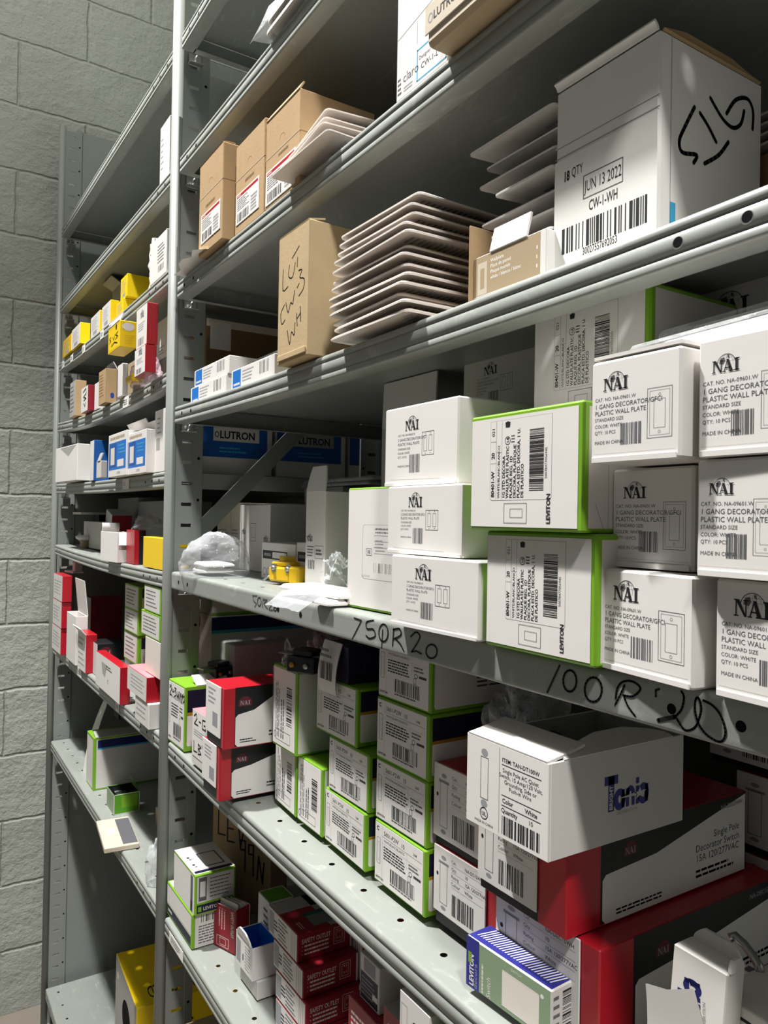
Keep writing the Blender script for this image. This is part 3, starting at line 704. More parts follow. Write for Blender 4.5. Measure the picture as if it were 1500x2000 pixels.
def ship_label(f, seed=0, bar='red'):
    w, h = f.w, f.h
    f.rect(.04*w, .86*h, .96*w, .95*h, bar, 1); f.greek(.06*w, .88*h, .25*w, .93*h, 1, 'white', .6, seed)
    f.greek(.06*w, .42*h, .62*w, .82*h, 6, 'inkgrey', .4, seed+2); f.bars(.07*w, .06*h, .58*w, .34*h, 'ink', seed, n=14); f.greek(.66*w, .08*h, .94*w, .6*h, 5, 'inklight', .6, seed+3, .2)
def kraft_carton(dim, label, name='kraft_carton', m='kraft', yaw=0, seam=None, cat='box', group=None, open_=False, inside=None):
    c = Carton(dim, name, label, cat, group, m, None, yaw, open_=open_, inside=inside, c=.0012)
    w, d, h = c.w, c.d, c.h
    if seam:
        c.front.line(0, seam*h, w, seam*h*1.0, .0012, 'darkkraft', 1); c.front.line(0, seam*h+.0012, w, seam*h+.0012, .0008, 'tanlight', 1)
        c.right.line(0, seam*h, d*.25, seam*h, .0012, 'darkkraft', 1)
        c.front.ring(.5*w, (seam+.10)*h, .008, .006, .0008, 'darkkraft', 0, 180, 1, 14)
    return c
def bag(name, label, cx, cy, z0, rx, ry, rz, m='film', seed=0, cat='bag', group=None, rot=0, peak=(.0, .0), crumple=.22, contents=None):
    """crumpled film bag with a flat foot"""
    root = empty(name, (cx, cy, z0+.0006), rot); tag(root, label, cat, group)
    b = MB(); nu, nv = 44, 22; pts = []
    for i in range(nu):
        a = 2*math.pi*i/nu
        for j in range(nv):
            t = (j/(nv-1)); ph = -math.pi/2*.30+(math.pi/2*1.30)*t
            q = Vector((math.cos(a)*math.cos(ph), math.sin(a)*math.cos(ph), math.sin(ph)))
            k = noise.noise(q*1.7+Vector((seed*3.1, seed, 0))); k2 = abs(noise.noise(q*4.2+Vector((seed, 7, seed*2)))); k3 = abs(noise.noise(q*9.5+Vector((seed, 1, 3))))
            r = 1+crumple*(k*1.1-k2*.9-k3*.45)
            x, y, z = q.x*rx*r, q.y*ry*r, max(0, (q.z+.25)/1.25*rz*r)
            if t > .999: x = y = 0
            s = max(0, z/rz); pts.append((x+peak[0]*s*s, y+peak[1]*s*s, z))
    b.grid(pts, nu, nv, m, True, True); b.build('film_bag', root)
    if contents: contents(root)
    return root
def plain(name, label, cat, loc, rz=0, group=None, rot=None): return tag(empty(name, loc, rz, rot), label, cat, group)
def wall_plate(mb, w, d, t=.005, m='plate', under='plateback', r=.006, seed=0, gangs=0, dish=.004, M=None):
    """rounded face plate, flat on its back, edges turned down"""
    rr = random.Random(seed)
    def ringpts(ins, z):
        P = []
        for cx, cy, a0 in ((w-r, r, -90), (w-r, d-r, 0), (r, d-r, 90), (r, r, 180)):
            for q in (0, 30, 60, 90): 
                rad = max(.0008, r-ins*.5); a = R_(a0+q)
                x = cx+rad*math.cos(a); y = cy+rad*math.sin(a)
                x = w/2+(x-w/2)*(1-2*ins/w); y = d/2+(y-d/2)*(1-2*ins/d)
                zz = z+dish*(((x-w/2)/(w/2))**2)*.5+dish*.25*(((y-d/2)/(d/2))**2)
                P.append(Vector((x, y, zz)))
        return P
    L = [ringpts(.0035, t*.55), ringpts(.0, .0), ringpts(.0, t*.35), ringpts(.003, t), ringpts(.012, t)]
    if M: L = [[M @ p for p in l] for l in L]
    n = len(L[0]); vs = [p for l in L for p in l]; fs = []
    for i in range(len(L)-1):
        for k in range(n): fs.append((i*n+k, i*n+(k+1) % n, (i+1)*n+(k+1) % n, (i+1)*n+k))
    mb.mesh(vs, fs, m, False)
    mb.poly(L[-1], m); mb.poly(list(reversed(L[0])), under)

# ================================================================== NEAR BAY, shelf B
zB, zC, zD, zE, zF, zG = 2.240, 2.0165, 1.7945, 1.5015, 1.2005, .8915
p = onY(560, 75, -.012)
def plates_in(root, n=3, w=.20, d=.11, t=.006, gap=.004, z=.003, m='white', nm='wall_plate', yo=-.5):
    for i in range(n):
        mb = MB(); wall_plate(mb, w, d, t, m, 'white2'); o = mb.build(nm, root); o.location = (-w/2+random.uniform(-.004, .004), d*yo, z+i*(t+gap)); o.rotation_euler = (0, 0, random.uniform(-.03, .03))
A = onY(512, 92, -.006); r = plain('bagged_wall_plates', 'clear film bag of white wall plates overhanging the upper shelf lip', 'wall plate', (A.x+.012, -.010, zB+.0008))
for i in range(2):
    mb = MB(); wall_plate(mb, .26, .12, .012, 'white', 'white2', .010, dish=.002); o = mb.build('wall_plate', r); o.location = (.004*i, .002, .001+.0145*i)
mb = MB(); pts = []
for i in range(14):
    for j in range(9):
        a_ = math.pi*j/8; x = -.022+.31*i/13; k = min(1, .35+.35*i); y = .062-.072*math.cos(a_); z = .001+.040*math.sin(a_)**.6*k+.010*noise.noise((x*50, j*.9, 3.3))
        pts.append((x+.008*noise.noise((j*1.3, i*.5, 8)), y, max(.0004, z)))
mb.grid(pts, 14, 9, 'film'); mb.build('film_bag', r)
# ------------------------------------------------------------------ shelf C
d1 = pb(388, 433, 470, -.0095, zC, d=.20, vt=280)
GK = None
c = kraft_carton(d1, 'tan carton with red-barred label, first of three and closest to the post', seam=.62)
lb = c.panel('shipping_label', 'front', .12, .12, .93, .43, 'white'); ship_label(lb, 1)
c.front.greek(.3*c.w, .47*c.h, .75*c.w, .52*c.h, 1, 'darkkraft', .6, 2); c.flap('front', .02, 20, name='torn_flap', curl=-30); c.done()
d2 = pb(459, 514, 440, .004, zC, d=.20, vt=233)
c = kraft_carton(d2, 'tan carton with red-barred label, in the middle of its row of three', seam=.60)
lb = c.panel('shipping_label', 'front', .05, .10, .85, .44, 'white'); ship_label(lb, 2); c.front.greek(.35*c.w, .50*c.h, .8*c.w, .55*c.h, 1, 'darkkraft', .6, 4); c.done()
d3 = pb(517, 583, 420, .004, zC, uE=729, vt=176)
c = kraft_carton(d3, 'tallest tan carton, dark brown on its side, half hidden by jutting wall plates', seam=.56)
lb = c.panel('shipping_label', 'front', .03, .04, .9, .42, 'white'); ship_label(lb, 3); c.front.greek(.4*c.w, .48*c.h, .72*c.w, .53*c.h, 1, 'darkkraft', .6, 6)
c.flap('front', .012, 60, name='torn_flap'); c.done()
bag('plastic_bag', 'pinkish plastic bag peeking up behind the middle tan carton', d2[0]+.025, .265, zC, .055, .05, d2[5]+.045, 'filmpink', 5)
A = onY(346, 531, -.010); B_ = onY(410, 500, -.006)
r = plain('plastic_scrap', 'torn scrap of white plastic hanging over the lip beside the post, under the tan cartons', 'scrap', (A.x, 0, zC+.0006)); mb = MB(); pts = []
for i in range(9):
    for j in range(6):
        t = i/8; q = j/5; pts.append((t*(B_.x-A.x)+.01*q, -.016+.05*q+.006*math.sin(i*1.9), .0005+.010*math.sin(math.pi*t)*(1-q)+.004*abs(noise.noise((i*.8, j*.7, 5)))))
mb.grid(pts, 9, 6, 'paper'); mb.build('sheet', r)
# four plates lying over the lip
a = onZ(528, 352, zC+.002); b2 = onZ(640, 259, zC+.004)
GP = 'wall plates jutting over the lip below the tan cartons'
for i in range(4):
    names = ['lowest of the four cream wall plates jutting over the shelf lip', 'second lowest of the four cream wall plates over the lip', 'third from below of four cream wall plates over the lip', 'topmost of the four cream wall plates jutting over the lip']
    px = [(528, 352, 640, 257), (548, 340, 630, 243), (560, 318, 634, 233), (575, 300, 638, 216)][i]
    zz = zC+.003+.0125*i
    A = onZ(px[0], px[1], zz); B = onZ(px[2], px[3], zz+.012)
    mb = MB(); w = (B-A).length; 
    wall_plate(mb, w, .115, .005, 'plate', 'plateback', dish=.004)
    f = Fr(mb, (w, .0, .0018), (-1, 0, 0), (0, 1, 0), w, .115); f.greek(.01, .03, .05, .08, 6, 'inklight', .4, i); f.bars(w*.55, .045, w*.72, .075, 'inkgrey', i+2, n=8)
    o = mb.build('wall_plate'); o.location = A; ang = math.atan2(B.y-A.y, B.x-A.x)
    o.rotation_euler = (R_(3), -math.asin(.012/w), ang); tag(o, names[i], 'wall plate', GP)
# white printed carton above, seen to its middle
c = Carton(pb(775, 874, 130, .004, zC, d=.2, h=.205), 'wall_plate_carton', 'white carton with a blue arrow standing at an upper shelf lip', 'box', None, 'white')
f = c.front; w, h = f.w, f.h
f.text('PULL', .10*w, .70*h, .04*h, 'bluepen', .0, slant=.2, width=.34*w); f.rect(.43*w, .63*h, .48*w, .80*h, 'bluepen', 2); f.poly([(.40*w, .64*h), (.52*w, .66*h), (.44*w, .60*h)], 'bluepen', 2)
f.line(.02*w, .30*h, .97*w, .36*h, .0008, 'inklight'); f.line(.42*w, .20*h, .42*w, .31*h, .0006, 'inklight')
f.text('claro', .14*w, .07*h, .045*h, 'inkgrey', .0); f.outline(.42*w, -.0*h+.004, .98*w, .17*h, .0014, 'cyan'); f.text('CW-1-L', .5*w, .065*h, .028*h, 'ink'); f.text('Designer Opening', .46*w, .115*h, .018*h, 'inkgrey')
f.greek(.03*w, .02*h, .12*w, .11*h, 4, 'inkgrey', .5, 4); f.greek(.16*w, .02*h, .38*w, .05*h, 2, 'inklight', .5, 4); c.done()
# tan sleeve lying on the lip
A = onZ(866, 112, zC); 
c = Carton((A.x, -.022, zC, .27, .10, .030), 'wall_plate_sleeve', 'tan sleeve with LUTRON print lying on the shelf lip beside the white carton', 'package', None, 'tan', dict(front='tanlight'), c=.004)
p_ = c.part('hang_card'); q = Fr(p_, (.0, -.0015, .011), (1, 0, 0), (0, 0, 1), .27, .026)
p_.box(0, -.0016, .011, .262, -.0002, .036, 'tanlight', c=.0006)
q = Fr(p_, (0, -.0016, .011), (1, 0, 0), (0, 0, 1), .262, .025)
q.text('LUTRON', .0125, .0085, .0075, 'ink', .02, width=.040); q.ring(.0085, .012, .003, .0038, .0012, 'inklight'); q.disc(.074, .015, .008, .005, 'tan', 2)
c.done()

# ------------------------------------------------------------------ shelf D
cl = onZ(541, 719, zD-.005); cr = onZ(599, 687, zD-.006)
dL = (cl.x, -.013, SH['D'].z(-.85), .117, .19, .197)
dL = pb(543, 602, 600, -.013, SH['D'].z(-.90)+.0006, uE=690, vt=429)
c = kraft_carton(dL, 'tan carton hand lettered in black marker, standing beside the fanned wall plates', m='kraft2', name='marked_carton')
k6 = lambda P_: [(lambda q: (q.x-dL[0], q.z-dL[2]))(onY(330+a/3.333, 400+b/3.333, -.013)) for a, b in P_]
fm = c.front
for st in ([(745, 425), (742, 560), (775, 535)], [(785, 395), (780, 470), (806, 470), (822, 380)], [(838, 345), (835, 405)], [(803, 350), (848, 270)],
           [(752, 655), (728, 715), (735, 780), (755, 752)], [(762, 640), (776, 705), (792, 640), (806, 645), (818, 560)], [(835, 542), (848, 515)], [(845, 430), (866, 425), (852, 475), (880, 482), (876, 545), (846, 595)],
           [(770, 820), (785, 910), (798, 830), (815, 850), (820, 770)], [(830, 710), (835, 790)], [(855, 665), (858, 760)], [(832, 745), (858, 705)]):
    fm.stroke(spline(k6(st), 3), .0016, 'marker')
fl = c.part('bottom_flap'); fl.box(.004, -.0022, .004, c.w-.004, -.0004, .011, 'kraft2', c=.0006)
c.right.line(.09, 0, .09, c.h, .0008, 'darkkraft'); c.flap('front', .022, 12, name='torn_flap'); c.done()
# small white boxes with a blue square
def small_lutron(dim, label, yaw=0):
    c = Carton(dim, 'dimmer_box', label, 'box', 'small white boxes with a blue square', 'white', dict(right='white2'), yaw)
    f = c.front; w, h = f.w, f.h
    f.rect(.04*w, .06*h, .24*w, .94*h, 'blue', 1); f.greek(.06*w, .14*h, .22*w, .30*h, 1, 'white', .7, 1); f.greek(.28*w, .2*h, .55*w, .85*h, 4, 'inklight', .4, 2); f.bars(.68*w, .3*h, .88*w, .9*h, 'inkgrey', 5, n=8)
    return c.done()
z1 = SH['D'].z(-1.31)+.0004
a1 = pb(373, 441, 752, .020, z1, d=.10, h=.030); small_lutron(a1, 'small white and blue box under its twin, closest to the post')
a2 = pb(380, 447, 728, .022, z1+.031, d=.10, h=.028); small_lutron(a2, 'small white and blue box lying on its twin, closest to the post')
a3 = pb(452, 536, 735, .012, SH['D'].z(-1.12)+.0006, d=.07, h=.029); small_lutron(a3, 'small white and blue box lying just ahead of the stacked pair by the marked carton')
z4 = SH['D'].z(-1.23)+.0008
a4 = pb(480, 546, 700, .098, z4, d=.09, h=.040); small_lutron(a4, 'small white and blue box, lower of the pair behind the marked carton')
a5 = pb(497, 560, 675, .100, z4+.041, d=.09, h=.036); small_lutron(a5, 'small white and blue box, upper of the pair behind the marked carton')
# thirteen fanned plates
GF = 'fanned cream wall plates in a tall stack'
ORD = ['lowest', 'second from below', 'third from below', 'fourth from below', 'fifth from below', 'sixth from below', 'middle', 'sixth from above', 'fifth from above', 'fourth from above', 'third from above', 'second from above', 'topmost']
peaks = [(788, 590), (790, 571), (782, 552), (786, 534), (790, 513), (785, 497), (786, 481), (790, 464), (797, 445), (790, 424), (800, 407), (800, 392), (808, 369)]
tips = [643, 650, 648, 641, 641, 640, 645, 648, 647, 650, 657, 660, 664]
zb = SH['D'].z(-.62)+.0012
for i in range(13):
    pk = peaks[i]; yk = -.018 if i == 0 else -.013+random.uniform(-.004, .004)
    zz = zb+.0093*i+(.0 if i else 0)
    xr = onY(pk[0], pk[1], yk).x; PW = xr-onY(tips[i], pk[1]+62, yk).x+.004; PD = .112
    mb = MB(); wall_plate(mb, PW, PD, .0052, 'plate', 'plateback', .008, dish=.0046)
    f = Fr(mb, (PW, 0, .0030), (-1, 0, 0), (0, 1, 0), PW, PD)
    f.greek(.010, .012, .03, .105, 14, 'inkgrey', .35, i, .3)
    if i == 0:
        f.bars(.058, .035, .082, .060, 'inkgrey', 3, n=8); f.greek(.10, .03, .118, .06, 3, 'inkgrey', .5, 1); f.ring(.126, .055, .003, .003, .0008, 'inkgrey')
    o = mb.build('wall_plate')
    o.location = (xr-PW+.002, yk, zz); o.rotation_euler = (R_(random.uniform(-.3, .3)), R_(random.uniform(-.3, .3)), R_(random.uniform(-1.5, 1.5)))
    tag(o, '%s of the thirteen fanned cream wall plates beside the marked carton' % ORD[i], 'wall plate', GF)
# tan wall plate box, open, with plates piled on it
zt = SH['D'].z(-.5)
dT = pb(926, 1066, 520, .022, zt, d=.125, vt=446)
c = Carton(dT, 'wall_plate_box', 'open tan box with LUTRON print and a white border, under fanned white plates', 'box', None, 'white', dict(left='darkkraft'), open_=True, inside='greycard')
f = c.front; w, h = f.w, f.h
f.rect(.0, .0, .93*w, h*.985, 'tan', 1); f.rect(.06*w, .22*h, .20*w, .86*h, 'tanlight', 2); f.rect(.10*w, .34*h, .16*w, .74*h, 'tan', 3)
for i, t in enumerate(('Wallplate', 'Placa de pared', 'Plaque murale', 'white / blanco / blanc')): f.text(t, .25*w, (.80-.11*i)*h, .07*h, 'paper', .01)
f.line(.0, .20*h, .93*w, .20*h, .0007, 'paper'); f.text('LUTRON', .55*w, .07*h, .09*h, 'paper', .01); f.greek(.88*w, .3*h, .9*w, .8*h, 3, 'paper', .4, 2)
c.flap('front', .022, 76, 'white', inset=.022, name='front_flap'); mb = c.part('torn_side_flap'); mb.box(-.003, -.004, .0, -.001, .05, c.h+.03, 'kraft', c=.0005); c.done()
dC0 = onY(1083, 440, .032).x
GPL = 'white long plates piled on the tan box'
NP = 7; zt0 = dT[2]+dT[5]+.0012; zt1 = 1.936
PN = ['lowest', 'second from below', 'third from below', 'middle', 'third from above', 'second from above', 'topmost']
for i in range(NP):
    zz = zt0+(zt1-zt0)*i/(NP-1); tipu = [950, 958, 940, 966, 936, 950, 918][i]; yy = .030+.004*(i % 3)
    xx = onY(tipu, 999-(zz-1.6)*2700, yy).x; w = dC0-.0015-xx
    mb = MB(); wall_plate(mb, w, .115, .0045, 'white', 'white2', .005, dish=.0015)
    f = Fr(mb, (w, 0, .0006), (-1, 0, 0), (0, 1, 0), w, .115)
    f.bars(.35*w, .03, .58*w, .085, 'inkgrey', i, n=10); f.ring(.80*w, .045, .005, .005, .0012, 'ink', n=12); f.ring(.92*w, .045, .005, .005, .0012, 'ink', n=12); f.greek(.02*w, .02, .32*w, .095, 7, 'inklight', .4, i); f.greek(.62*w, .07, .95*w, .1, 3, 'inkgrey', .4, i)
    o = mb.build('wall_plate'); o.location = (xx, yy, zz); o.rotation_euler = (R_(4), 0, 0)
    tag(o, '%s of the seven white plates piled on the open tan box' % PN[i], 'wall plate', GPL)
# tall white carton with big bar code
zc1 = SH['D'].z(-.36)
dC = pb(1083, 1286, 440, .032, zc1, uE=1486, vt=58)
c = Carton(dC, 'wall_plate_carton', 'big white carton with a large bar code and date stamp', 'box', None, 'white', c=.002)
f = c.front; w, h = f.w, f.h
tp = c.panel('paper_wrap', 'front', .0, .06, .985, .63, 'paper', .0004); W, H = tp.w, tp.h
tp.text('18', .10*W, .79*H, .085*H, 'ink', .04, width=.065*W); tp.text('QTY', .185*W, .80*H, .085*H, 'ink', width=.12*W); tp.outline(.31*W, .55*H, .70*W, .76*H, .0007, 'inkgrey'); tp.text('JUN 13 2022', .325*W, .61*H, .10*H, 'ink', .0, width=.36*W)
tp.text('CW-1-WH', .37*W, .43*H, .09*H, 'ink', .01, width=.28*W); tp.bars(.09*W, .13*H, .93*W, .36*H, 'ink', 9, n=26); tp.text('30027557692053', .31*W, .06*H, .065*H, 'ink', width=.34*W)
f.line(0, .645*h, w, .645*h, .0009, 'inklight'); f.line(0, .70*h, w, .70*h, .0008, 'inklight'); f.line(0, .705*h, w, .705*h, .0008, 'paper')
k2 = lambda P_: [(lambda q: (q.y-dC[1], q.z-dC[2]))(onX(740+a/1.974, b/1.974, dC[0]+dC[3])) for a, b in P_]
s = c.right
for st in ([(1217, 415), (1180, 490), (1158, 545), (1170, 590), (1225, 600), (1213, 630)], [(1238, 438), (1270, 490), (1300, 550)], [(1347, 550), (1310, 600), (1255, 633)], [(1278, 380), (1325, 460), (1365, 495), (1395, 480), (1408, 430)], [(1340, 440), (1375, 388), (1420, 383), (1442, 430), (1440, 500)]):
    s.stroke(spline(k2(st), 4), .0032, 'marker')
s.rect(.012, .020, .018, .035, 'cyan', 2); s.line(.012, 0, .012, c.h, .0006, 'inklight')
c.flap('front', .007, 100, 'white', name='torn_flap', curl=60); c.flap('right', .012, 40, 'kraft', name='ragged_flap', inset=.003, curl=50, taper=.25); c.done()
GL = 'dark plates piled behind the big white carton'
for i in range(4):
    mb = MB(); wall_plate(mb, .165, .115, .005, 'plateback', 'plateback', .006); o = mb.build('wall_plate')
    o.location = (dC[0]+.02, dC[1]+dC[4]+.012, zc1+.001+.0095*i+.105); o.rotation_euler = (0, R_(-1), R_(2*i-3)); 
    tag(o, '%s of the shaded plates on the brown box behind the big white carton' % ['lowest', 'second lowest', 'second highest', 'topmost'][i], 'wall plate', GL)
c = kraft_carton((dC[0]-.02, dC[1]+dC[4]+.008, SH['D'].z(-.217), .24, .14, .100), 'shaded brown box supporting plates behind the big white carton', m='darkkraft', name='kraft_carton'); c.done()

# ------------------------------------------------------------------ shelf E
G1 = 'white one-gang wall plate boxes'
def nai1(dim, label, yaw=0, seed=1, lid=False, rot=None):
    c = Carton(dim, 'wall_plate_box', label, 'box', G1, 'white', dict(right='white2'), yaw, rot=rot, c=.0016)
    nai_one_gang(c.front, seed)
    mb = c.part('tuck_flap'); mb.box(.002, -.0012, .0002, c.w-.002, -.0002, .004, 'white', c=.0004)
    if lid: c.flap('back', c.d*.98, 7, 'white', name='lid', inset=.001, curl=-9)
    return c.done()
eL = onZ(1183, 1300, zE); eR = onZ(1352, 1348, zE)
nai1((eL.x+.002, eL.y-.008, zE, .0795, .118, .0675), 'white one-gang plate box at the bottom of its stack, beside the green-edged pair', -7, 11)
e2 = onZ(1402, 1355, zE)
nai1((e2.x+.001, e2.y-.005, zE, .080, .118, .0675), 'white one-gang plate box on the shelf at the very end of its row', -5, 12)
za = zE+.0685
nai1(pb(1195, 1357, 1010, .012, za, d=.115, h=.067), 'shaded white one-gang plate box, second in its stack beside the green-edged pair', -1, 13)
nai1(pb(1360, 1540, 1000, -.013, za, d=.115, h=.0675), 'white one-gang plate box in the middle row, at the end of that row', -1.5, 14)
zb2 = za+.0685
nai1(pb(1154, 1330, 790, -.024, zb2, d=.066, h=.066), 'white one-gang plate box with its lid ajar, on top of its stack', 0, 15, True)
nai1(pb(1363, 1560, 770, -.016, zb2, d=.115, h=.068), 'white one-gang plate box in the top row under the wrapped white plates', 0, 16)
# wrapped white plates on top
GW = 'white plates wrapped in clear film'
zw = zb2+.068+.002
for i, (px, nm) in enumerate((((1303, 632), 'lower'), ((1345, 590), 'upper'))):
    A = onY(px[0], px[1], .02+.02*i)
    r = plain('wrapped_wall_plate', '%s of the white plates wrapped in clear film on the end boxes' % nm, 'wall plate', (A.x, .004+.028*i, zw+.013*i+(.001 if i else 0)), 0, GW, rot=(R_(2), R_(-2.5), R_(1)))
    mb = MB(); wall_plate(mb, .19, .11, .009, 'white', 'white2', .007, dish=.0); mb.build('wall_plate', r)
    fb = MB(); fb.box(-.016, -.004, -.0006, .19, .112, .0105, 'filmclear', c=.003); fb.build('film_wrap', r)
# green-edged wall plate cartons
G2 = 'green-edged wall plate cartons'
def green80(dim, label, yaw=0):
    c = Carton(dim, 'wall_plate_carton', label, 'box', G2, 'green', None, yaw, c=.0016)
    f = c.panel('end_label', 'front', .018, .030, .960, .962, 'white', .0003); wallplate_label(f)
    s = c.right; s.rect(.005, .003, s.w, s.h-.004, 'white2', 1); s.line(.02, .003, .012, .02, .0006, 'inklight'); s.line(.025, .003, .025, s.h*.55, .0005, 'inklight')
    c.top.rect(.004, .007, c.w-.004, c.d, 'white', 1)
    return c.done()
l0 = onZ(946, 1253, zE)
dl = pb(947, 1163, 1262, -.009, zE, d=.125, h=.0908)
green80(dl, 'green-edged plate carton, lower of the two square ones at the lip')
zu = zE+.0914
up = pb(919, 1140, 900, -.017, zu, d=.125, h=.0905); green80(up, 'green-edged plate carton, upper of the two square ones at the lip')
c3x = onY(1040, 700, .045).x
green80((c3x, .046, zu+.0918, .1195, .125, .0905), 'green-edged plate carton tucked highest, right under the shelf above')
G3 = 'white two-gang wall plate boxes'
def nai2(dim, label, yaw=0, seed=1):
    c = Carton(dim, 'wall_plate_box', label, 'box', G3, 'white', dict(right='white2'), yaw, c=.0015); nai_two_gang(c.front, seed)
    mb = c.part('tuck_flap'); mb.box(.002, -.0012, .0002, c.w-.002, -.0002, .0035, 'white', c=.0004)
    return c.done()
m0 = onZ(767, 1218, zE)
nai2((m0.x+.002, m0.y-.004, zE, .123, .12, .0655), 'white two-gang plate box, bottom of the stack of three', 2.5, 21)
m1 = pb(757, 905, 1000, -.004, zE+.0663, d=.12, h=.0640)
nai2(m1, 'white two-gang plate box, middle of the stack of three', 0, 22)
m2 = pb(752, 895, 860, .004, zE+.0663+.0648, d=.12, vt=773)
nai2(m2, 'white two-gang plate box, topmost of the stack of three', 0, 23)
# green-edged tall white carton left of it
v0 = onZ(677, 1184, zE)
c = Carton((v0.x, v0.y, zE, .125, .13, .133), 'wall_plate_carton', 'white carton with thin green edges beside the two-gang stack', 'box', None, 'green', None, 3, c=.0012)
f = c.panel('end_label', 'front', .012, .018, .985, .985, 'white', .0003); w, h = f.w, f.h
q = f.sub(.25*w, .25*h, .6*w, .45*h); f.rrect(.24*w, .24*h, .95*w, .70*h, .004, 'inklight', 1); f.rrect(.245*w, .243*h, .945*w, .697*h, .004, 'white', 2)
f.bars(.42*w, .30*h, .92*w, .38*h, 'ink', 4, n=16); f.outline(.30*w, .44*h, .39*w, .50*h, .0006, 'inkgrey', 3); f.rect(.325*w, .455*h, .338*w, .485*h, 'ink', 3); f.rect(.35*w, .455*h, .363*w, .485*h, 'ink', 3)
for k in range(5): f.line(.42*w, (.46+.05*k)*h, .92*w, (.46+.05*k)*h, .0005, 'inklight', 3)
f.greek(.44*w, .62*h, .8*w, .68*h, 2, 'inkgrey', .4, 3); f.greek(.44*w, .47*h, .6*w, .58*h, 4, 'inklight', .4, 4); f.text('LEVITON', .24*w, .255*h, .02*h, 'ink', .02); c.done()
# white carton with raised flap behind the stack
dW = pb(746, 852, 840, .150, zE, d=.12, vt=724)
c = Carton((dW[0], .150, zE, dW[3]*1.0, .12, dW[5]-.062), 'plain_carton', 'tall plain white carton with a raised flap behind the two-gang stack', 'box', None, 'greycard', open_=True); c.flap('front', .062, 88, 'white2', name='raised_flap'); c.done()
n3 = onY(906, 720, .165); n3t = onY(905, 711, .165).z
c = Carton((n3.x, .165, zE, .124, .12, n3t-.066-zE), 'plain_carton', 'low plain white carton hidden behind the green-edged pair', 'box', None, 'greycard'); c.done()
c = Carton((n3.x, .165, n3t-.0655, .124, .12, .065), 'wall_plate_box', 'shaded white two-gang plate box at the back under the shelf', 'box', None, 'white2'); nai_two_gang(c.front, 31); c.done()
n4 = onY(1347, 578, .15)
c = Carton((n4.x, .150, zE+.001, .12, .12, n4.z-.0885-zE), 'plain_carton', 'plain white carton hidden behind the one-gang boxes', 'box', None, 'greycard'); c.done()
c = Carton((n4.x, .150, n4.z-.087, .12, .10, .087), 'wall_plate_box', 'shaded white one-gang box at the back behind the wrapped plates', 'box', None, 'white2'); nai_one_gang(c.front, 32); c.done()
# tall white box, flap up
t0 = onZ(595, 1152, zE)
dN = pb(596, 634, 1100, t0.y, zE, uE=704, vt=960)
c = Carton((dN[0], t0.y, zE, dN[3], .115, dN[5]), 'wall_plate_box', 'tall white box on end with its flap raised, beside the yellow receptacle', 'box', None, 'white', dict(right='white2'), open_=True, inside='white2')
f = c.front; w, h = f.w, f.h; nai_logo(f, .22*w, .50*h, .30*w); f.greek(.1*w, .34*h, .45*w, .46*h, 4, 'inkgrey', .4, 2); f.outline(.5*w, .33*h, .92*w, .46*h, .0006, 'inkgrey'); f.greek(.55*w, .36*h, .88*w, .43*h, 2, 'inkgrey', .6, 1); f.bars(.15*w, .22*h, .5*w, .31*h, 'inkgrey', 3, n=8)
c.flap('front', .035, 80, 'white', name='raised_flap', taper=.12); c.done()
# flat film packets on top behind
pk0 = onY(590, 930, .252).x
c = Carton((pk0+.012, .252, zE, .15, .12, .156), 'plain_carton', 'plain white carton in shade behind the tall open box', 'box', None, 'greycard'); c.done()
GFi = 'film packets lying on the shaded carton'
for i in range(2):
    r = plain('wrapped_wall_plate', ['lower', 'upper'][i]+' film packet lying on the shaded carton behind the tall open box', 'wall plate', (pk0+.024+.01*i, .256, zE+.1578+.0075*i), 0, GFi)
    mb = MB(); wall_plate(mb, .22, .10, .005, 'white', 'white2', dish=0); mb.build('wall_plate', r); fb = MB(); fb.box(-.012, -.012, -.0005, .235, .112, .006, 'filmclear', c=.002); fb.build('film_wrap', r)
# white boxes at the back
GW2 = 'white wall plate boxes at the back of the shelf'
for i, (ul, ur, yy, vt, nm) in enumerate(((424, 450, .150, 984, 'first of three upright white boxes at the back, closest to the post'), (451, 468, .145, 982, 'narrow middle one of three upright white boxes at the back'), (469, 527, .140, 986, 'widest of three upright white boxes at the back, behind the yellow receptacle'))):
    dd = pb(ul, ur, 1050, yy, zE, d=.10 if i < 2 else None, uE=None if i < 2 else 600, vt=vt)
    c = Carton(dd, 'wall_plate_box', nm, 'box', GW2, 'white', dict(right='white2')); f = c.front
    if i == 2: 
        nai_logo(f, .13*f.w, .55*f.h, .13*f.w); f.outline(.35*f.w, .45*f.h, .55*f.w, .72*f.h, .0007, 'inkgrey'); f.outline(.39*f.w, .5*f.h, .51*f.w, .66*f.h, .0006, 'inklight'); nai_logo(f, .88*f.w, .45*f.h, .15*f.w)
        c.flap('right', .03, 4, 'white2', name='top_flap')
    else: f.greek(.1*f.w, .3*f.h, .9*f.w, .6*f.h, 6, 'inklight', .4, i)
    c.done()
GS = 'small printed boxes by the yellow receptacle'
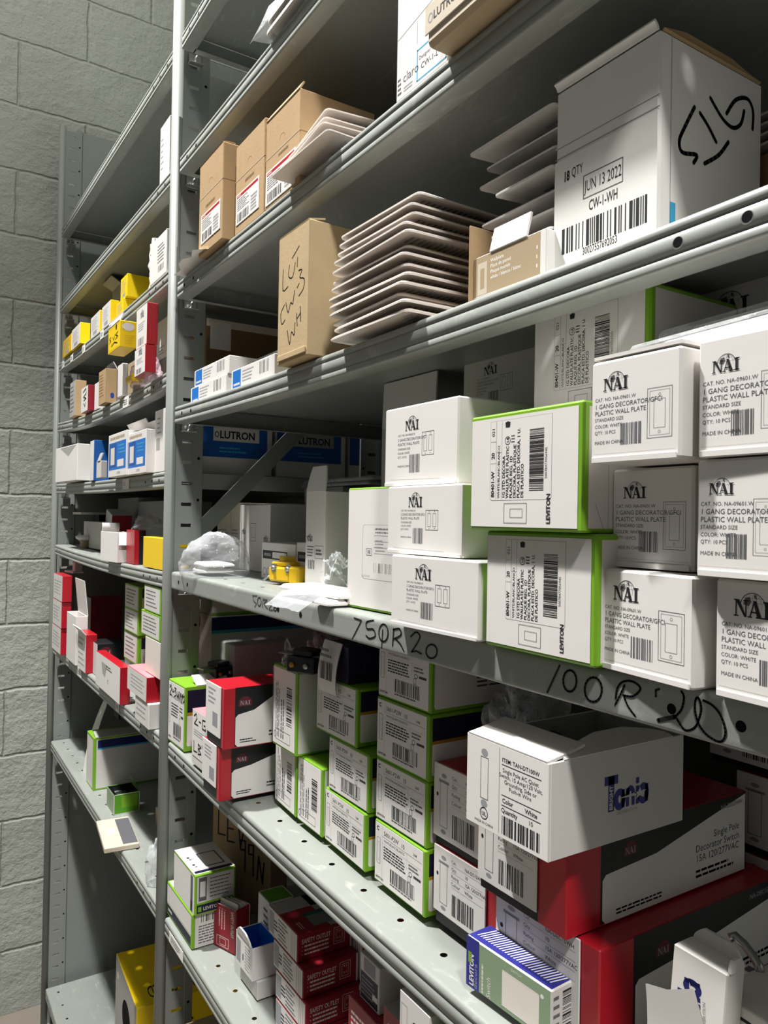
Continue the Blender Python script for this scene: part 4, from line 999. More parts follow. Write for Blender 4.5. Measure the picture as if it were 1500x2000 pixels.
for i, (ul, ur, lab) in enumerate(((511, 577, 'low white box with a black framed label, behind the yellow receptacle'), (579, 640, 'low white box with a black framed label, against the tall open box'))):
    dd = pb(ul, ur, 1090, .092, zE, d=.045, vt=1064)
    c = Carton((dd[0], .092, zE, dd[3]-.001, .045, dd[5]), 'device_box', lab, 'box', GS, 'white'); f = c.front; w, h = f.w, f.h
    f.rect(.04*w, .55*h, .78*w, .78*h, 'ink', 1); f.rect(.34*w, .585*h, .76*w, .745*h, 'white', 2); f.greek(.08*w, .6*h, .3*w, .73*h, 1, 'inklight', .6, i); f.ring(.1*w, .2*h, .006, .006, .001, 'inkgrey'); f.ring(.22*w, .2*h, .006, .006, .001, 'inkgrey')
    c.done()
# yellow receptacle lying loose
q0 = onZ(523, 1140, zE); q1 = onZ(590, 1148, zE)
r = plain('receptacle', 'yellow receptacle lying loose on the shelf among white boxes', 'receptacle', (q0.x, q0.y, zE+.0006), math.degrees(math.atan2(q1.y-q0.y, q1.x-q0.x)))
L = (q1-q0).length
mb = MB(); mb.box(0, 0, .004, L*.86, .033, .026, 'yellow2', c=.003); mb.box(L*.02, .004, .026, L*.55, .030, .033, 'yellow2', c=.003); mb.box(L*.62, -.002, .002, L*.9, .035, .028, 'yellow2', c=.003); mb.build('housing', r)
mb = MB(); mb.box(-.01, .028, .003, L*1.02, .0305, .040, 'yellow2', c=.001); mb.build('mounting_strap', r)
for x in (.18, .60):
    mb = MB(); mb.tube([(L*x, .004, .024), (L*x, -.004, .024)], .0035, 'zinc', 10); mb.box(L*x-.005, -.001, .018, L*x+.005, .001, .030, 'zinc', c=.0004); mb.build('terminal_screw', r)
mb = MB(); mb.tube([(-.004, .01, .012), (-.016, .002, .003)], .0016, 'zinc', 8); mb.build('screw', r)
mb = MB(); mb.tube([(L*.95, .008, .004), (L*1.02, .004, .003)], .004, 'zinc', 8); mb.build('screw', r)
# film bag by the post
A = onZ(345, 1117, zE); B = onZ(478, 1128, zE)
bag('film_bag', 'crumpled clear plastic bag on the shelf end by the slotted post', (A.x+B.x)/2+.006, .044, zE, .080, .060, .070, 'film', 8, peak=(.012, .0), crumple=.13, contents=lambda r: plates_in(r, 2, .075, .05, .006))
bag('film_bag', 'small crinkled clear bag squeezed beside the tall open box', onY(654, 1120, .03).x, .032, zE, .017, .022, .060, 'filmclear', 9, crumple=.30)
# flat bags with plates on the lip
GB = 'flat bagged white plates on the lip'
for i, (u0, v0_, u1, w_) in enumerate(((552, 1160, 668, .105), (612, 1192, 684, .058))):
    A = onZ(u0, v0_, zE) if i == 0 else onY(614, 1178, -.003)
    r = plain('bagged_wall_plate', ['white plate in a loose clear bag hanging over the lip near the yellow receptacle', 'white plate edge poking out at the lip beside the green-edged white carton'][i], 'wall plate', (A.x+.01*(1-i), -.010 if i == 0 else -.006, zE+.0015), 2-2*i, GB)
    mb = MB(); wall_plate(mb, .150 if i == 0 else .038, .055 if i == 0 else .028, .006, 'white', 'white2', .005, dish=0); mb.build('wall_plate', r).location = (0, .012 if i == 0 else .0, .0072 if i == 0 else .0)
    if i == 0:
        fb = MB(); pts = []; nu, nv = 12, 6
        for a_ in range(nu):
            for b_ in range(nv):
                t = b_/(nv-1); x = .040+.085*a_/(nu-1); y = .03-.055*t; zz = .0075-.016*max(0, t-.55)/.45-.002*abs(noise.noise((x*60, y*60, 1)))
                pts.append((x, y, zz+.003*noise.noise((x*45, y*50, 4))+.0015))
        fb.grid(pts, nu, nv, 'film'); fb.build('film_bag', r)

# ------------------------------------------------------------------ shelf F
c = green_carton((-1.342, .003, zF, .084, .10, .110), 'green-edged white carton marked 2-3WAYS in black, against the post', None, 'box', 3, 1.5, True)
f = c.face(c.part('marker_writing'), 'front', .0006); w, h = f.w, f.h
for st in ([(.08, .86), (.16, .92), (.20, .86), (.08, .76), (.22, .76)], [(.26, .82), (.34, .83)], [(.38, .90), (.48, .90), (.42, .85), (.48, .80), (.38, .76)], [(.52, .86), (.55, .76), (.60, .83), (.64, .76), (.68, .88)], [(.70, .76), (.75, .87), (.78, .76)], [(.80, .87), (.84, .81), (.90, .88), (.82, .72)], [(.98, .86), (.92, .84), (.98, .79), (.92, .75)]):
    f.stroke([(a*w, b*h) for a, b in st], .0022)
c.flap('right', .03, 25, 'white', name='top_flap', inset=.02); c.done()
# black device on it
def device(name, label, loc, rz, col, strap, size=(.034, .05, .028), cat='electrical device', group=None, rot=None):
    r = plain(name, label, cat, loc, rz, group, rot); a, b_, d = size
    mb = MB(); mb.box(0, .006, 0, a, b_-.006, d*.7, col, c=.002); mb.box(a*.12, .012, d*.7, a*.88, b_-.012, d, col, c=.002); mb.build('housing', r)
    mb = MB(); mb.box(a*.25, -.014, d*.7, a*.75, b_+.014, d*.7+.0016, strap, c=.0005); mb.build('mounting_strap', r)
    for y in (.3, .7):
        mb = MB(); mb.tube([(a, b_*y, d*.35), (a+.003, b_*y, d*.35)], .0035, 'gold' if y < .5 else 'zinc', 10); mb.build('terminal_screw', r)
    return r
device('receptacle', 'black receptacle lying on the green-edged carton marked 2-3WAYS', (-1.300, .045, zF+.1125), 20, 'devblack', 'zinc', (.034, .055, .030))
# pink-topped small box with lettering
c = Carton((-1.200, .0, zF, .080, .10, .088), 'switch_box', 'white faced box with red top, hand lettered, half hidden by the red cartons', 'box', None, 'red', dict(front='white2', top='pink', bottom='greycard'))
f = c.panel('end_label', 'front', .0, .16, 1, 1, 'white', .0006); w, h = f.w, f.h
for st in ([(.10, .86), (.22, .93), (.28, .84), (.12, .70), (.34, .70)], [(.40, .80), (.50, .80)], [(.78, .90), (.60, .88), (.60, .70), (.78, .70), (.78, .79), (.68, .79)], [(.12, .32), (.12, .10), (.30, .12)], [(.38, .32), (.38, .10), (.55, .14), (.40, .22), (.54, .28), (.38, .32)], [(.60, .34), (.62, .28)], [(.88, .32), (.68, .26), (.88, .18), (.70, .08)]):
    f.stroke([(a*w, b*h) for a, b in st], .0026)
f.greek(.1*w, .45*h, .9*w, .6*h, 3, 'inklight', .4, 4); c.done()
# red cartons
GR = 'red and black switch cartons with white hanging cards'
c = red_switch_carton((-1.080, -.023, zF, .066, .105, .0755), 'red carton with black band and white side, under its twin near the marked green-edged carton', GR, '', ('', '', ''), 0, 2, hang=.22, bare=True, lab=.84); fq = Fr(c.parts[1][1], (0, -.0022, 0), (1, 0, 0), (0, 0, 1), .066, .0755); fq.greek(.01, .05, .04, .07, 4, 'inklight', .4, 5); fq.rect(.03, .024, .05, .042, 'inklight'); c.done()
c = red_switch_carton((-1.066, -.024, zF+.0765, .067, .100, .085), 'red carton with dented top and black band, lying on its twin', GR, '', ('', '', ''), 0, 3, hang=.16, bare=True, lab=.86); fq = Fr(c.parts[1][1], (0, -.0022, 0), (1, 0, 0), (0, 0, 1), .067, .085); fq.greek(.01, .055, .04, .08, 4, 'inklight', .4, 6); fq.rect(.028, .026, .048, .046, 'inklight'); c.done()
# grey wrapped box behind
g0 = onY(433, 1290, .10); g1 = onY(457, 1290, .10); gt = onY(457, 1262, .10).z
c = Carton((g0.x, .10, zF, g1.x-g0.x, .12, gt-zF), 'wrapped_box', 'grey box in clear wrap standing at the back behind the red cartons', 'box', None, 'greycard')
wm = c.part('clear_wrap'); wm.box(-.003, -.003, .004, c.w+.003, c.d, c.h+.002, 'filmclear', c=.004); c.done()
# white thin box in wrap
c = Carton((-.9965, .049, zF+.0865, .0255, .10, .102), 'device_box', 'slim white box in clear wrap between the red cartons and the tall green-edged one', 'box', None, 'white2')
f = c.front; f.greek(.3*f.w, .1*f.h, .7*f.w, .9*f.h, 14, 'inkgrey', .4, 3); wm = c.part('clear_wrap'); wm.box(-.001, -.0018, .0, c.w+.001, c.d, c.h+.0012, 'filmclear', c=.002); c.done()
bag('crumpled_film', 'crumpled pinkish film with red tape on the slim wrapped box', -.975, .118, zF+.1895, .026, .026, .050, 'filmpink', 12, crumple=.5)
bag('crumpled_film', 'crumpled clear film ball behind the tall green-edged carton', -.955, .20, zF+.0006, .035, .035, .235, 'film', 13, crumple=.4)
# tall green-edged cartons
def rotated_label(c, seed, box=True):
    f = c.panel('end_label', 'front', .02, .03, .94, .97, 'white', .0004); w, h = f.w, f.h; g = f.sub(0, 0, h, w, 90)
    g.greek(.10*h, -.30*w, .95*h, -.10*w, 3, 'inkgrey', .4, seed, .3); g.greek(.10*h, -.52*w, .7*h, -.34*w, 2, 'ink', .4, seed+1, .3)
    g.bars(.30*h, -.86*w, .80*h, -.62*w, 'ink', seed, True, n=18); f.outline(.12*w, .06*h, .8*w, .2*h, .0006, 'inkgrey'); f.ring(.1*w, .12*h, .003, .004, .001, 'darknavy', 40, 320)
    return f
GT = 'green-edged cartons on end'
def tall_green(dim, label, yaw=0, seed=0):
    c = Carton(dim, 'outlet_carton', label, 'box', GT, 'green', None, yaw, c=.0012); rotated_label(c, seed)
    s = c.right; s.rect(.003, .03*s.h, s.w, .97*s.h, 'white2', 1); g = s.sub(.5*s.w, .55*s.h, .3*s.h, .1, 90); g.greek(0, -.006, .3*s.h, .004, 2, 'inkgrey', .5, seed)
    return c.done()
tall_green((-.986, .049, zF, .075, .10, .0855), 'green-edged carton at the bottom, on the left of a pair carrying a taller one', -3, 41)
tall_green((-.9065, .0455, zF, .070, .11, .0855), 'green-edged carton at the bottom, right of a pair and next to the stacked outlet cartons', -.5, 42)
tall_green((-.968, .036, zF+.0862, .073, .10, .111), 'tall green-edged carton with a sideways bar code, standing on a pair of cartons', 0, 43)
device('dimmer_switch', 'black switch on a grey strap lying on the tall green-edged carton', (-.925, .052, zF+.1982), -62, 'devblack', 'devgrey', (.036, .055, .030))
bag('film_bag', 'scrap of clear film with bright glints on the tall green-edged carton', -.940, .048, zF+.1985, .018, .012, .030, 'filmclear', 14, crumple=.5)
# stacked outlet cartons
GO = 'green-edged outlet cartons in two stacks'
green_carton((-.832, .047, zF, .102, .12, .0655), 'bottom carton of the narrower stack of green-edged outlet cartons', GO, '5601-P2W', 51, -2).done()
green_carton((-.824, .0465, zF+.0663, .096, .12, .0655), 'middle carton of the narrower stack of green-edged outlet cartons', GO, '5601-P2W', 52, -.5).done()
green_carton((-.857, .0455, zF+.1326, .101, .12, .0690), 'top carton of the narrower stack, carrying a navy box with a curled flap', GO, '5601-P2W', 53, 0).done()
for i, nm in enumerate(('bottom carton of the taller stack of green-edged outlet cartons', 'second carton from below in the taller green-edged stack', 'third carton from below in the taller green-edged stack', 'top carton of the taller green-edged stack, partly behind the shelf lip')):
    green_carton((-.713+random.uniform(-.001, .001), .0455+.001*(i % 2), zF+.0679*i, .0975, .20 if i > 1 else .16, .0672), nm, GO, '5601-P2W', 60+i, .4*(i-1.5), band=(i < 3)).done()
c = Carton((-.838, .046, zF+.2024, .058, .085, .044), 'device_box', 'navy box with a curled white bar-coded flap on the narrower green-edged stack', 'box', None, 'darknavy', dict(right='darknavy'))
for k in range(8): c.right.line((.28+.06*k)*c.d, .2*c.h, (.28+.06*k)*c.d, .8*c.h, .0010, 'violet')
mb = c.part('curled_flap'); n = 8; pts = []
for i in range(n+1):
    t = i/n; z = .046-.062*t; y = -.001-.009*math.sin(t*2.2); pts += [(-.0, y, z), (.0455, y, z)]
mb.grid(pts, n+1, 2, 'white', False); mb.grid([(x, y+.0009, z) for x, y, z in pts], n+1, 2, 'white2', False)
f = Fr(mb, (0, -.0105, -.016), (1, 0, 0), (0, 0, 1), .045, .06); f.bars(.006, .016, .038, .038, 'ink', 6, n=14); f.greek(.006, .042, .036, .056, 2, 'inkgrey', .5, 7); c.done()
# white-label switch cartons
GN = 'red and black switch cartons with white end cards'
c = red_switch_carton((-.609, .053, zF, .094, .12, .0765), 'switch carton at the bottom, beside the taller green-edged stack', GN, 'NA-DS15WH', seed=70, hang=.16, lab=.83); c.done()
c = red_switch_carton((-.611, .053, zF+.0775, .094, .12, .0800), 'switch carton in the second layer, beside the taller green-edged stack', GN, 'NA-DS15WH', seed=72, hang=.10, lab=.85); c.done()
c = red_switch_carton((-.505, .044, zF, .114, .24, .0775), 'switch carton on the shelf under a lopsided pile, behind the navy and sage box', GN, 'NA-DEC15WH', ('', '', ''), 0, 74, hang=.12, lab=.84); c.done()
c = red_switch_carton((-.514, .030, zF+.0785, .102, .235, .0735), 'switch carton with a big red edge under the open white carton', GN, 'NA-DS15WH', ('Single Pole', 'Decorator Switch', '15A 120/277VAC'), 0, 75, hang=.12, lab=.70); c.done()
# open white carton with blue logo on its side
zt_ = zF+.0785+.0742
TB = onZ(910, 1600, zt_)
c = Carton((TB.x, TB.y, zt_, .094, .155, .0715), 'switch_carton', 'open white carton with a blue logo on its side and loose parts inside', 'box', None, 'white', dict(right='white2'), open_=True, inside='greycard', yaw=0)
f = c.front; w, h = f.w, f.h
f.outline(.19*w, .33*h, .29*w, .80*h, .0005, 'inkgrey'); f.disc(.24*w, .85*h, .004, .003, 'inklight'); f.disc(.24*w, .28*h, .004, .003, 'inklight'); f.ring(.24*w, .17*h, .0045, .0045, .0008, 'ink', n=16); f.text('UL', .21*w, .145*h, .045*h, 'ink', .02); f.text('MADE IN CHINA', .12*w, .05*h, .030*h, 'ink')
f.line(.43*w, .04*h, .43*w, .97*h, .0005, 'inklight')
for t, y, b in (('ITEM: TAN-DT100W', .83, .012), ('Single Pole AC Quiet', .72, .0), ('Switch, 15 Amp/120 Volt,', .66, .0), ('Grounding, Side or', .60, .0), ('Push-in Wire', .54, .0)): f.text(t, .68*w, y*h, .045*h, 'ink', b, 'C')
f.line(.46*w, .80*h, .92*w, .80*h, .0006, 'ink'); f.line(.46*w, .47*h, .92*w, .47*h, .0006, 'ink'); f.line(.46*w, .36*h, .92*w, .36*h, .0006, 'ink')
f.text('Color', .47*w, .39*h, .05*h, 'ink', .015); f.text('White', .74*w, .39*h, .05*h, 'ink', .015); f.text('Quantity', .46*w, .285*h, .05*h, 'ink', .015); f.text('10', .78*w, .285*h, .05*h, 'ink'); f.bars(.47*w, .05*h, .92*w, .25*h, 'ink', 8, n=18)
s = c.right; W, H = s.w, s.h
def tania(s, x, y, w, m='violet'):
    """heavy blue wordmark with a star cut into it"""
    h = w*.56; t = .105*w
    s.rect(x, y+.72*h, x+.30*w, y+.96*h, m, 2); s.rect(x+.085*w, y, x+.215*w, y+.96*h, m, 2)
    g = s.sub(x+.185*w, y+.04*h, .7*h, .06*w, 90); g.text('BRIGHT', 0, .0, .075*w, 'white2', .03, lay=4, width=.66*h)
    b = y+.02*h; xh = .50*h
    s.ring(x+.34*w, b+xh/2, .085*w, xh*.40, t, m, 0, 360, 2, 24); s.rect(x+.385*w, b, x+.455*w, b+xh, m, 2)
    s.rect(x+.48*w, b, x+.555*w, b+xh, m, 2); s.ring(x+.585*w, b+xh*.60, .065*w, xh*.36, t*.8, m, 0, 180, 2, 24); s.rect(x+.61*w, b, x+.685*w, b+xh*.65, m, 2)
    s.rect(x+.71*w, b, x+.785*w, b+xh, m, 2); s.rect(x+.71*w, b+xh*1.12, x+.785*w, b+xh*1.45, m, 2)
    s.ring(x+.885*w, b+xh/2, .08*w, xh*.40, t, m, 0, 360, 2, 24); s.rect(x+.93*w, b, x+1.0*w, b+xh, m, 2)
    st = []
    for k in range(10):
        r = (.16 if k % 2 == 0 else .06)*w; st.append((x+.80*w+r*math.cos(R_(90+36*k)), y+.30*h+r*.62*math.sin(R_(90+36*k))))
    s.poly(st, 'white2', 5); s.poly([(x+.28*w, y+.30*h), (x+.72*w, y+.26*h), (x+.72*w, y+.35*h)], 'white2', 5)
    s.text('DISTRIBUTION', x+.28*w, y-.14*h, .09*h, 'inklight', lay=2)
tania(s, .38*W, .34*H, .33*W)
c.flap('front', .040, 8, 'white2', name='top_flap', inset=.002, curl=6); c.flap('right', .018, 35, 'white2', name='torn_flap', inset=.015, taper=.3); c.done()
device('switch', 'loose dark switch sitting inside the open white carton with blue logo', (TB.x+.022, TB.y+.065, zt_+.031), 80, 'devblack', 'zinc', (.034, .05, .030)); 
c = Carton((TB.x+.030, TB.y+.095, zt_+.003, .05, .045, .026), 'loose_part', 'pale block lying inside the open white carton with blue logo', 'part', None, 'greycard'); c.done()
def bits(r):
    mb = MB(); mb.box(-.052, -.02, .018, -.030, .0, .034, 'yellow2', c=.003); mb.build('yellow_connector', r)
    mb = MB(); mb.box(.0, .0, .01, .03, .03, .040, 'devblack', c=.003); mb.build('dark_device', r)
bag('film_bag', 'clear crackled bag of dark devices with a yellow piece, above the open white carton', -.545, .118, zF+.1585, .040, .055, .106, 'filmmilky', 17, crumple=.45, contents=bits)
# second stack of red cartons further along
for i, nm in enumerate(('shaded red carton lowest in the stack at the picture edge', 'shaded red carton in the middle of the stack at the picture edge', 'shaded red carton on top of the stack at the picture edge')):
    xx = -.372+(.012 if i < 2 else -.018); c = red_switch_carton((xx-.085, .305-.0*i, zF+.0785*i, .10, .14, .077), nm, GN, '', ('', '', ''), 0, 80+2*i, hang=.1); c.done()
# navy and sage switch box at the lip
c = Carton((-.511, .0135, zF, .0955, .028, .0425), 'switch_box', 'small navy and sage switch box lying near the lip in front of the red cartons', 'box', None, 'white', dict(front='sage', top='violet', right='white2', left='violet', edge='white2'), 3.5, c=.0012)
f = c.front; w, h = f.w, f.h
f.fr(0, 0, .165, 1, 'violet', 1); g = f.sub(.085*w, .05*h, h, .1*w, 90); g.text('LEVITON', .0, -.001, .0050, 'white', .03, width=.62*h); f.rect(.025*w, .48*h, .07*w, .70*h, 'green', 2)
g2 = f.sub(.14*w, .03*h, h, .1*w, 90); g2.text('decora', 0, 0, .0040, 'inklight', .0, width=.5*h); g3 = f.sub(.225*w, .05*h, h, .1*w, 90); g3.greek(0, 0, .7*h, .003, 1, 'white2', .7, 3); g4 = f.sub(.31*w, .04*h, h, .1*w, 90); g4.text('Switch', 0, 0, .005, 'white', .0, width=.4*h)
f.rect(.45*w, .10*h, .87*w, .78*h, 'plate', 1); f.outline(.45*w, .10*h, .87*w, .78*h, .0008, 'white', 2); f.disc(.90*w, .78*h, .0018, .0018, 'white'); f.text('SWITCH', .55*w, .86*h, .0022, 'white')
for k in range(26): 
    xx = (.06+.034*k)*w; c.top.poly([(xx, .25*c.d), (xx+.0012, .25*c.d), (xx+.006, .9*c.d), (xx+.0046, .9*c.d)], 'white', 2)
s = c.right; s.bars(.45*s.w, .08*s.h, .85*s.w, .92*s.h, 'ink', 5, False, n=20); s.greek(.08*s.w, .1*s.h, .35*s.w, .9*s.h, 5, 'inkgrey', .4, 4)
c.done()
# small open carton standing askew with a bright flap
c = Carton((-.3285, .034, zF+.0050, .0385, .020, .1130), 'switch_box', 'small open white box with a blue logo standing askew near the picture corner', 'box', None, 'white2', None, 0, rot=(R_(-2), R_(3), R_(2)))
f = c.front; w, h = f.w, f.h; g = f.sub(.66*w, .50*h, .5*h, .5*w, 96); tania(g, 0, .0, .36*h, 'navy'); c.flap('back', .010, 88, 'white2', name='tuck_flap', taper=.2); c.flap('right', .007, 80, 'white2', name='side_flap', inset=.002, taper=.2); c.done()
A = onY(1261, 1921, -.010); B_ = onY(1354, 1932, -.010)
mb = MB(); n = 7; pts = []; w0 = B_.x-A.x
for i in range(n+1):
    t = i/n; zz = A.z-.085*t; y = -.010+.004*math.sin(t*2.4)+.003*t; pts += [(A.x-.012*t*t, y, zz), (A.x+w0*.5, y-.002, zz-.0015+.5*(B_.z-A.z)*(1-t)), (B_.x+.030*t, y, zz+(B_.z-A.z)*(1-t))]
mb.grid(pts, n+1, 3, 'paper', True); mb.grid([(a, b2+.0006, c2) for a, b2, c2 in pts], n+1, 3, 'paper', True)
r = plain('folded_card', 'bright white folded card sticking up at the bottom corner of the picture', 'card', (0, 0, 0)); o = mb.build('card', r)
mb = MB(); mb.box(A.x-.010, -.0095, zF+.0004, A.x+.055, .018, A.z-.083, 'white2', c=.001); mb.build('folded_base', r)
# bright metal handle
P_ = [onY(1426, 1832, .11), onY(1436, 1828, .112), onY(1455, 1846, .112), onY(1470, 1866, .11), onY(1482, 1886, .108), onY(1484, 1900, .105)]
r = plain('metal_strap', 'bent bright metal strap leaning among the boxes in the shaded corner', 'hardware', tuple(P_[-1]))
mb = MB(); mb.tube([p-P_[-1] for p in P_], .0032, 'zinc', 10); mb.build('bent_rod', r); mb = MB(); mb.box(-.012, -.004, -.012, .010, .006, -.002, 'zinc', c=.001); mb.build('foot_plate', r)
rb = onY(1413, 1905, .07)
c = Carton((rb.x-.002, .060, zF, .10, .085, rb.z-zF-.006), 'switch_box', 'white box with bar code in shade at the lower picture corner', 'box', None, 'white2', yaw=-4); f = c.front; f.greek(.05*f.w, .62*f.h, .8*f.w, .95*f.h, 4, 'ink', .3, 8); f.bars(.08*f.w, .1*f.h, .6*f.w, .5*f.h, 'ink', 4, n=18); c.done()

# ------------------------------------------------------------------ shelf G
GG = 'green-edged device cartons by the post'
c = Carton((-1.345, .008, zG, .137, .075, .0565), 'device_carton', 'green-edged white carton with a navy strip, under another one by the post', 'box', GG, 'green', None, 0, c=.0014)
f = c.front; w, h = f.w, f.h; f.rect(.01*w, .38*h, .965*w, .93*h, 'white', 1); f.rect(.02*w, .06*h, .955*w, .33*h, 'darknavy', 1); f.greek(.06*w, .13*h, .25*w, .26*h, 1, 'white2', .7, 2); f.rect(.02*w, .33*h, .96*w, .36*h, 'white2', 1)
s = c.right; s.rect(.07*s.w, .02*s.h, s.w, .97*s.h, 'white2', 1); s.bars(.2*s.w, .72*s.h, .75*s.w, .92*s.h, 'inkgrey', 4, n=12); s.greek(.15*s.w, .1*s.h, .9*s.w, .65*s.h, 7, 'inkgrey', .45, 3); c.top.rect(.03*c.w, .03*c.d, .98*c.w, c.d, 'white', 1); c.done()
c = Carton((-1.313, .0095, zG+.0572, .112, .070, .0655), 'device_carton', 'green-edged carton showing a device on its side, on top of another by the post', 'box', GG, 'green', None, 0, c=.0014)
f = c.front; w, h = f.w, f.h; f.rect(.0*w, .0*h, .97*w, .94*h, 'white', 1); f.rect(.80*w, .02*h, .90*w, .92*h, 'inkgrey', 2); f.bars(.81*w, .05*h, .89*w, .3*h, 'white2', 3, False, n=8)
s = c.right; W, H = s.w, s.h; s.rect(.05*W, .30*H, .95*W, .95*H, 'white2', 1); s.rect(.05*W, .04*H, W*.95, .25*H, 'darknavy', 1); s.rect(.08*W, .08*H, .16*W, .20*H, 'green', 2); s.text('LEVITON', .2*W, .10*H, .08*H, 'white2', .02)
s.rect(.09*W, .34*H, .28*W, .92*H, 'inkgrey', 2); s.rect(.12*W, .44*H, .25*W, .82*H, 'white2', 3); s.greek(.36*W, .36*H, .92*W, .9*H, 6, 'inkgrey', .3, 5, .2)
t = c.top; t.rect(.0, .0, t.w*.96, t.d if hasattr(t, 'd') else t.h, 'white', 1); t.rect(.30*t.w, .38*t.h, .78*t.w, .86*t.h, 'inkgrey', 2); t.rect(.33*t.w, .42*t.h, .75*t.w, .82*t.h, 'plate', 3); t.rect(.86*t.w, .04*t.h, .94*t.w, .95*t.h, 'darknavy', 2)
for a in (.35, .62): t.rect(a*t.w, .12*t.h, (a+.05)*t.w, .18*t.h, 'ink', 2); t.rect((a+.09)*t.w, .14*t.h, (a+.12)*t.w, .2*t.h, 'ink', 2)
c.done()
# folded red outlet sleeves standing on edge
c = Carton((-1.207, .0445, zG, .052, .032, .070), 'outlet_sleeve', 'red outlet sleeves folded flat and standing upright beside the green-edged cartons', 'box', None, 'red2', dict(top='white2'), 21, open_=True, inside='white2')
f = c.front; w, h = f.w, f.h; g = f.sub(.80*w, .95*h, h, w, -90); g.text('SAFETY OUTLET', 0, .0, .08*w*1.4, 'plate', .01, width=.6*h)
for k in range(3): f.disc(.52*w-.12*w*k, .92*h, .0008, .0008, 'plate'); g5 = f.sub((.5-.12*k)*w, .88*h, h, w, -90); g5.greek(0, -.001, .45*h, .001, 1, 'plate', .7, k)
f.outline(.15*w, .05*h, .70*w, .28*h, .0008, 'plate'); f.outline(.28*w, .09*h, .57*w, .24*h, .0006, 'plate')
for k in range(3): mb = c.part('folded_edge'); mb.box(.006, .006+.008*k, .003, .050, .0075+.008*k, .078-.002*k, 'white2', c=.0004)
c.done()
c = Carton((-1.100, .041, zG+.0275, .064, .042, .0480), 'device_box', 'open white box with blue inside, jutting under the green and white box', 'box', None, 'white', None, 0, open_=True, inside='blue'); f = c.front; f.greek(.55*f.w, .1*f.h, .9*f.w, .85*f.h, 8, 'inklight', .4, 4); f.fr(.05, .1, .3, .8, 'inklight', 1); f.fr(.42, .3, .47, .5, 'ink', 2); c.flap('front', .014, 100, 'white', name='raised_flap', inset=.006, taper=.25); c.done()
c = Carton((-1.098, .048, zG, .066, .036, .0268), 'device_box', 'white box in shade on the shelf, lowest below the green and white box', 'box', None, 'white2'); c.done()
c = Carton((-1.122, .086, zG, .043, .042, .112), 'device_box', 'upright green and white box between the red sleeves and the red outlet stack', 'box', None, 'white', dict(right='dkgreen', top='dkgreen')); f = c.front; f.greek(.5*f.w, .1*f.h, .9*f.w, .9*f.h, 9, 'inkgrey', .4, 2); s = c.right; s.outline(0, 0, s.w, s.h, .0016, 'white', 1); s.text('15', .15*s.w, .68*s.h, .006, 'white', .03); s.greek(.15*s.w, .58*s.h, .4*s.w, .64*s.h, 1, 'white', .6, 3); c.top.outline(0, 0, c.w, c.d, .0016, 'white', 1); c.done()
# red safety outlet stack
GSO = 'red SAFETY OUTLET cartons'
def safety(dim, label, seed, top=False):
    c = Carton(dim, 'outlet_carton', label, 'box', GSO, 'red2', dict(front='white2'), 0, c=.0012)
    f = c.front; w, h = f.w, f.h; f.greek(.35*w, .08*h, .7*w, .9*h, 6, 'inkgrey', .4, seed); f.rect(.03*w, .1*h, .2*w, .9*h, 'inklight', 1); f.greek(.2*w, .3*h, .34*w, .7*h, 3, 'ink', .5, seed+1)
    for k in range(3): f.rect((.80+.06*k)*w, .0, (.808+.06*k)*w, h, 'red2', 2)
    s = c.right; W, H = s.w, s.h; s.text('SAFETY OUTLET', .08*W, .62*H, .16*H, 'plate', .012, width=.52*W)
    for k in range(3): s.disc(.09*W, (.52-.14*k)*H, .0006, .0006, 'plate'); s.greek(.13*W, (.47-.14*k)*H, .58*W, (.56-.14*k)*H, 1, 'plate', .7, seed+k, .05)
    s.outline(.66*W, .25*H, .86*W, .85*H, .0006, 'plate'); s.outline(.70*W, .33*H, .82*W, .77*H, .0005, 'plate')
    for yy in (.42, .65): s.rect(.735*W, yy*H, .745*W, (yy+.07)*H, 'plate', 2); s.rect(.775*W, yy*H, .785*W, (yy+.07)*H, 'plate', 2)
    s.rect(.965*W, 0, W, H, 'white2', 1)
    if top:
        t = c.top; t.rect(0, 0, .35*t.w, t.h, 'greycard', 1); t.rect(0, .6*t.h, t.w, t.h, 'greycard', 1); t.rect(.5*t.w, .35*t.h, .86*t.w, .75*t.h, 'teal', 2); t.rect(.6*t.w, .36*t.h, .9*t.w, .70*t.h, 'devgrey', 3)
        g = t.sub(.06*t.w, .82*t.h, t.w, .2*t.h, 0); t.rect(.04*t.w, .80*t.h, .6*t.w, .99*t.h, 'red2', 2); g.text('GFCI', .01*t.w, .02*t.h, .10*t.h, 'plate', .04, width=.45*t.w, lay=4); t.greek(.7*t.w, .12*t.h, .95*t.w, .2*t.h, 2, 'plate', .3, 4)
    return c.done()
for i, (x1, nm) in enumerate(((-.881, 'red SAFETY OUTLET carton on the shelf, lowest of the stack'), (-.882, 'red SAFETY OUTLET carton second from below in the stack'), (-.891, 'red SAFETY OUTLET carton third from below in the stack'), (-.909, 'red SAFETY OUTLET carton on top, with GFCI on its lid'))):
    safety((x1-.092, .050, zG+.0385*i, .092, .084, .0378), nm, i*3, i == 3)
for i, (x1, nm) in enumerate(((-.880, 'lower red outlet carton hidden in the row behind the stack'), (-.884, 'upper red outlet carton in the row behind the stack'))):
    safety((x1-.092, .1365, zG+.0755*i, .092, .10, .0745), nm, 20+i)
c = Carton((-1.343, .090, zG, .128, .055, .235), 'kraft_carton', 'brown carton with black hand lettering, turned, behind the green-edged pair', 'box', None, 'kraft', None, 32)
f = c.front; w, h = f.w, f.h
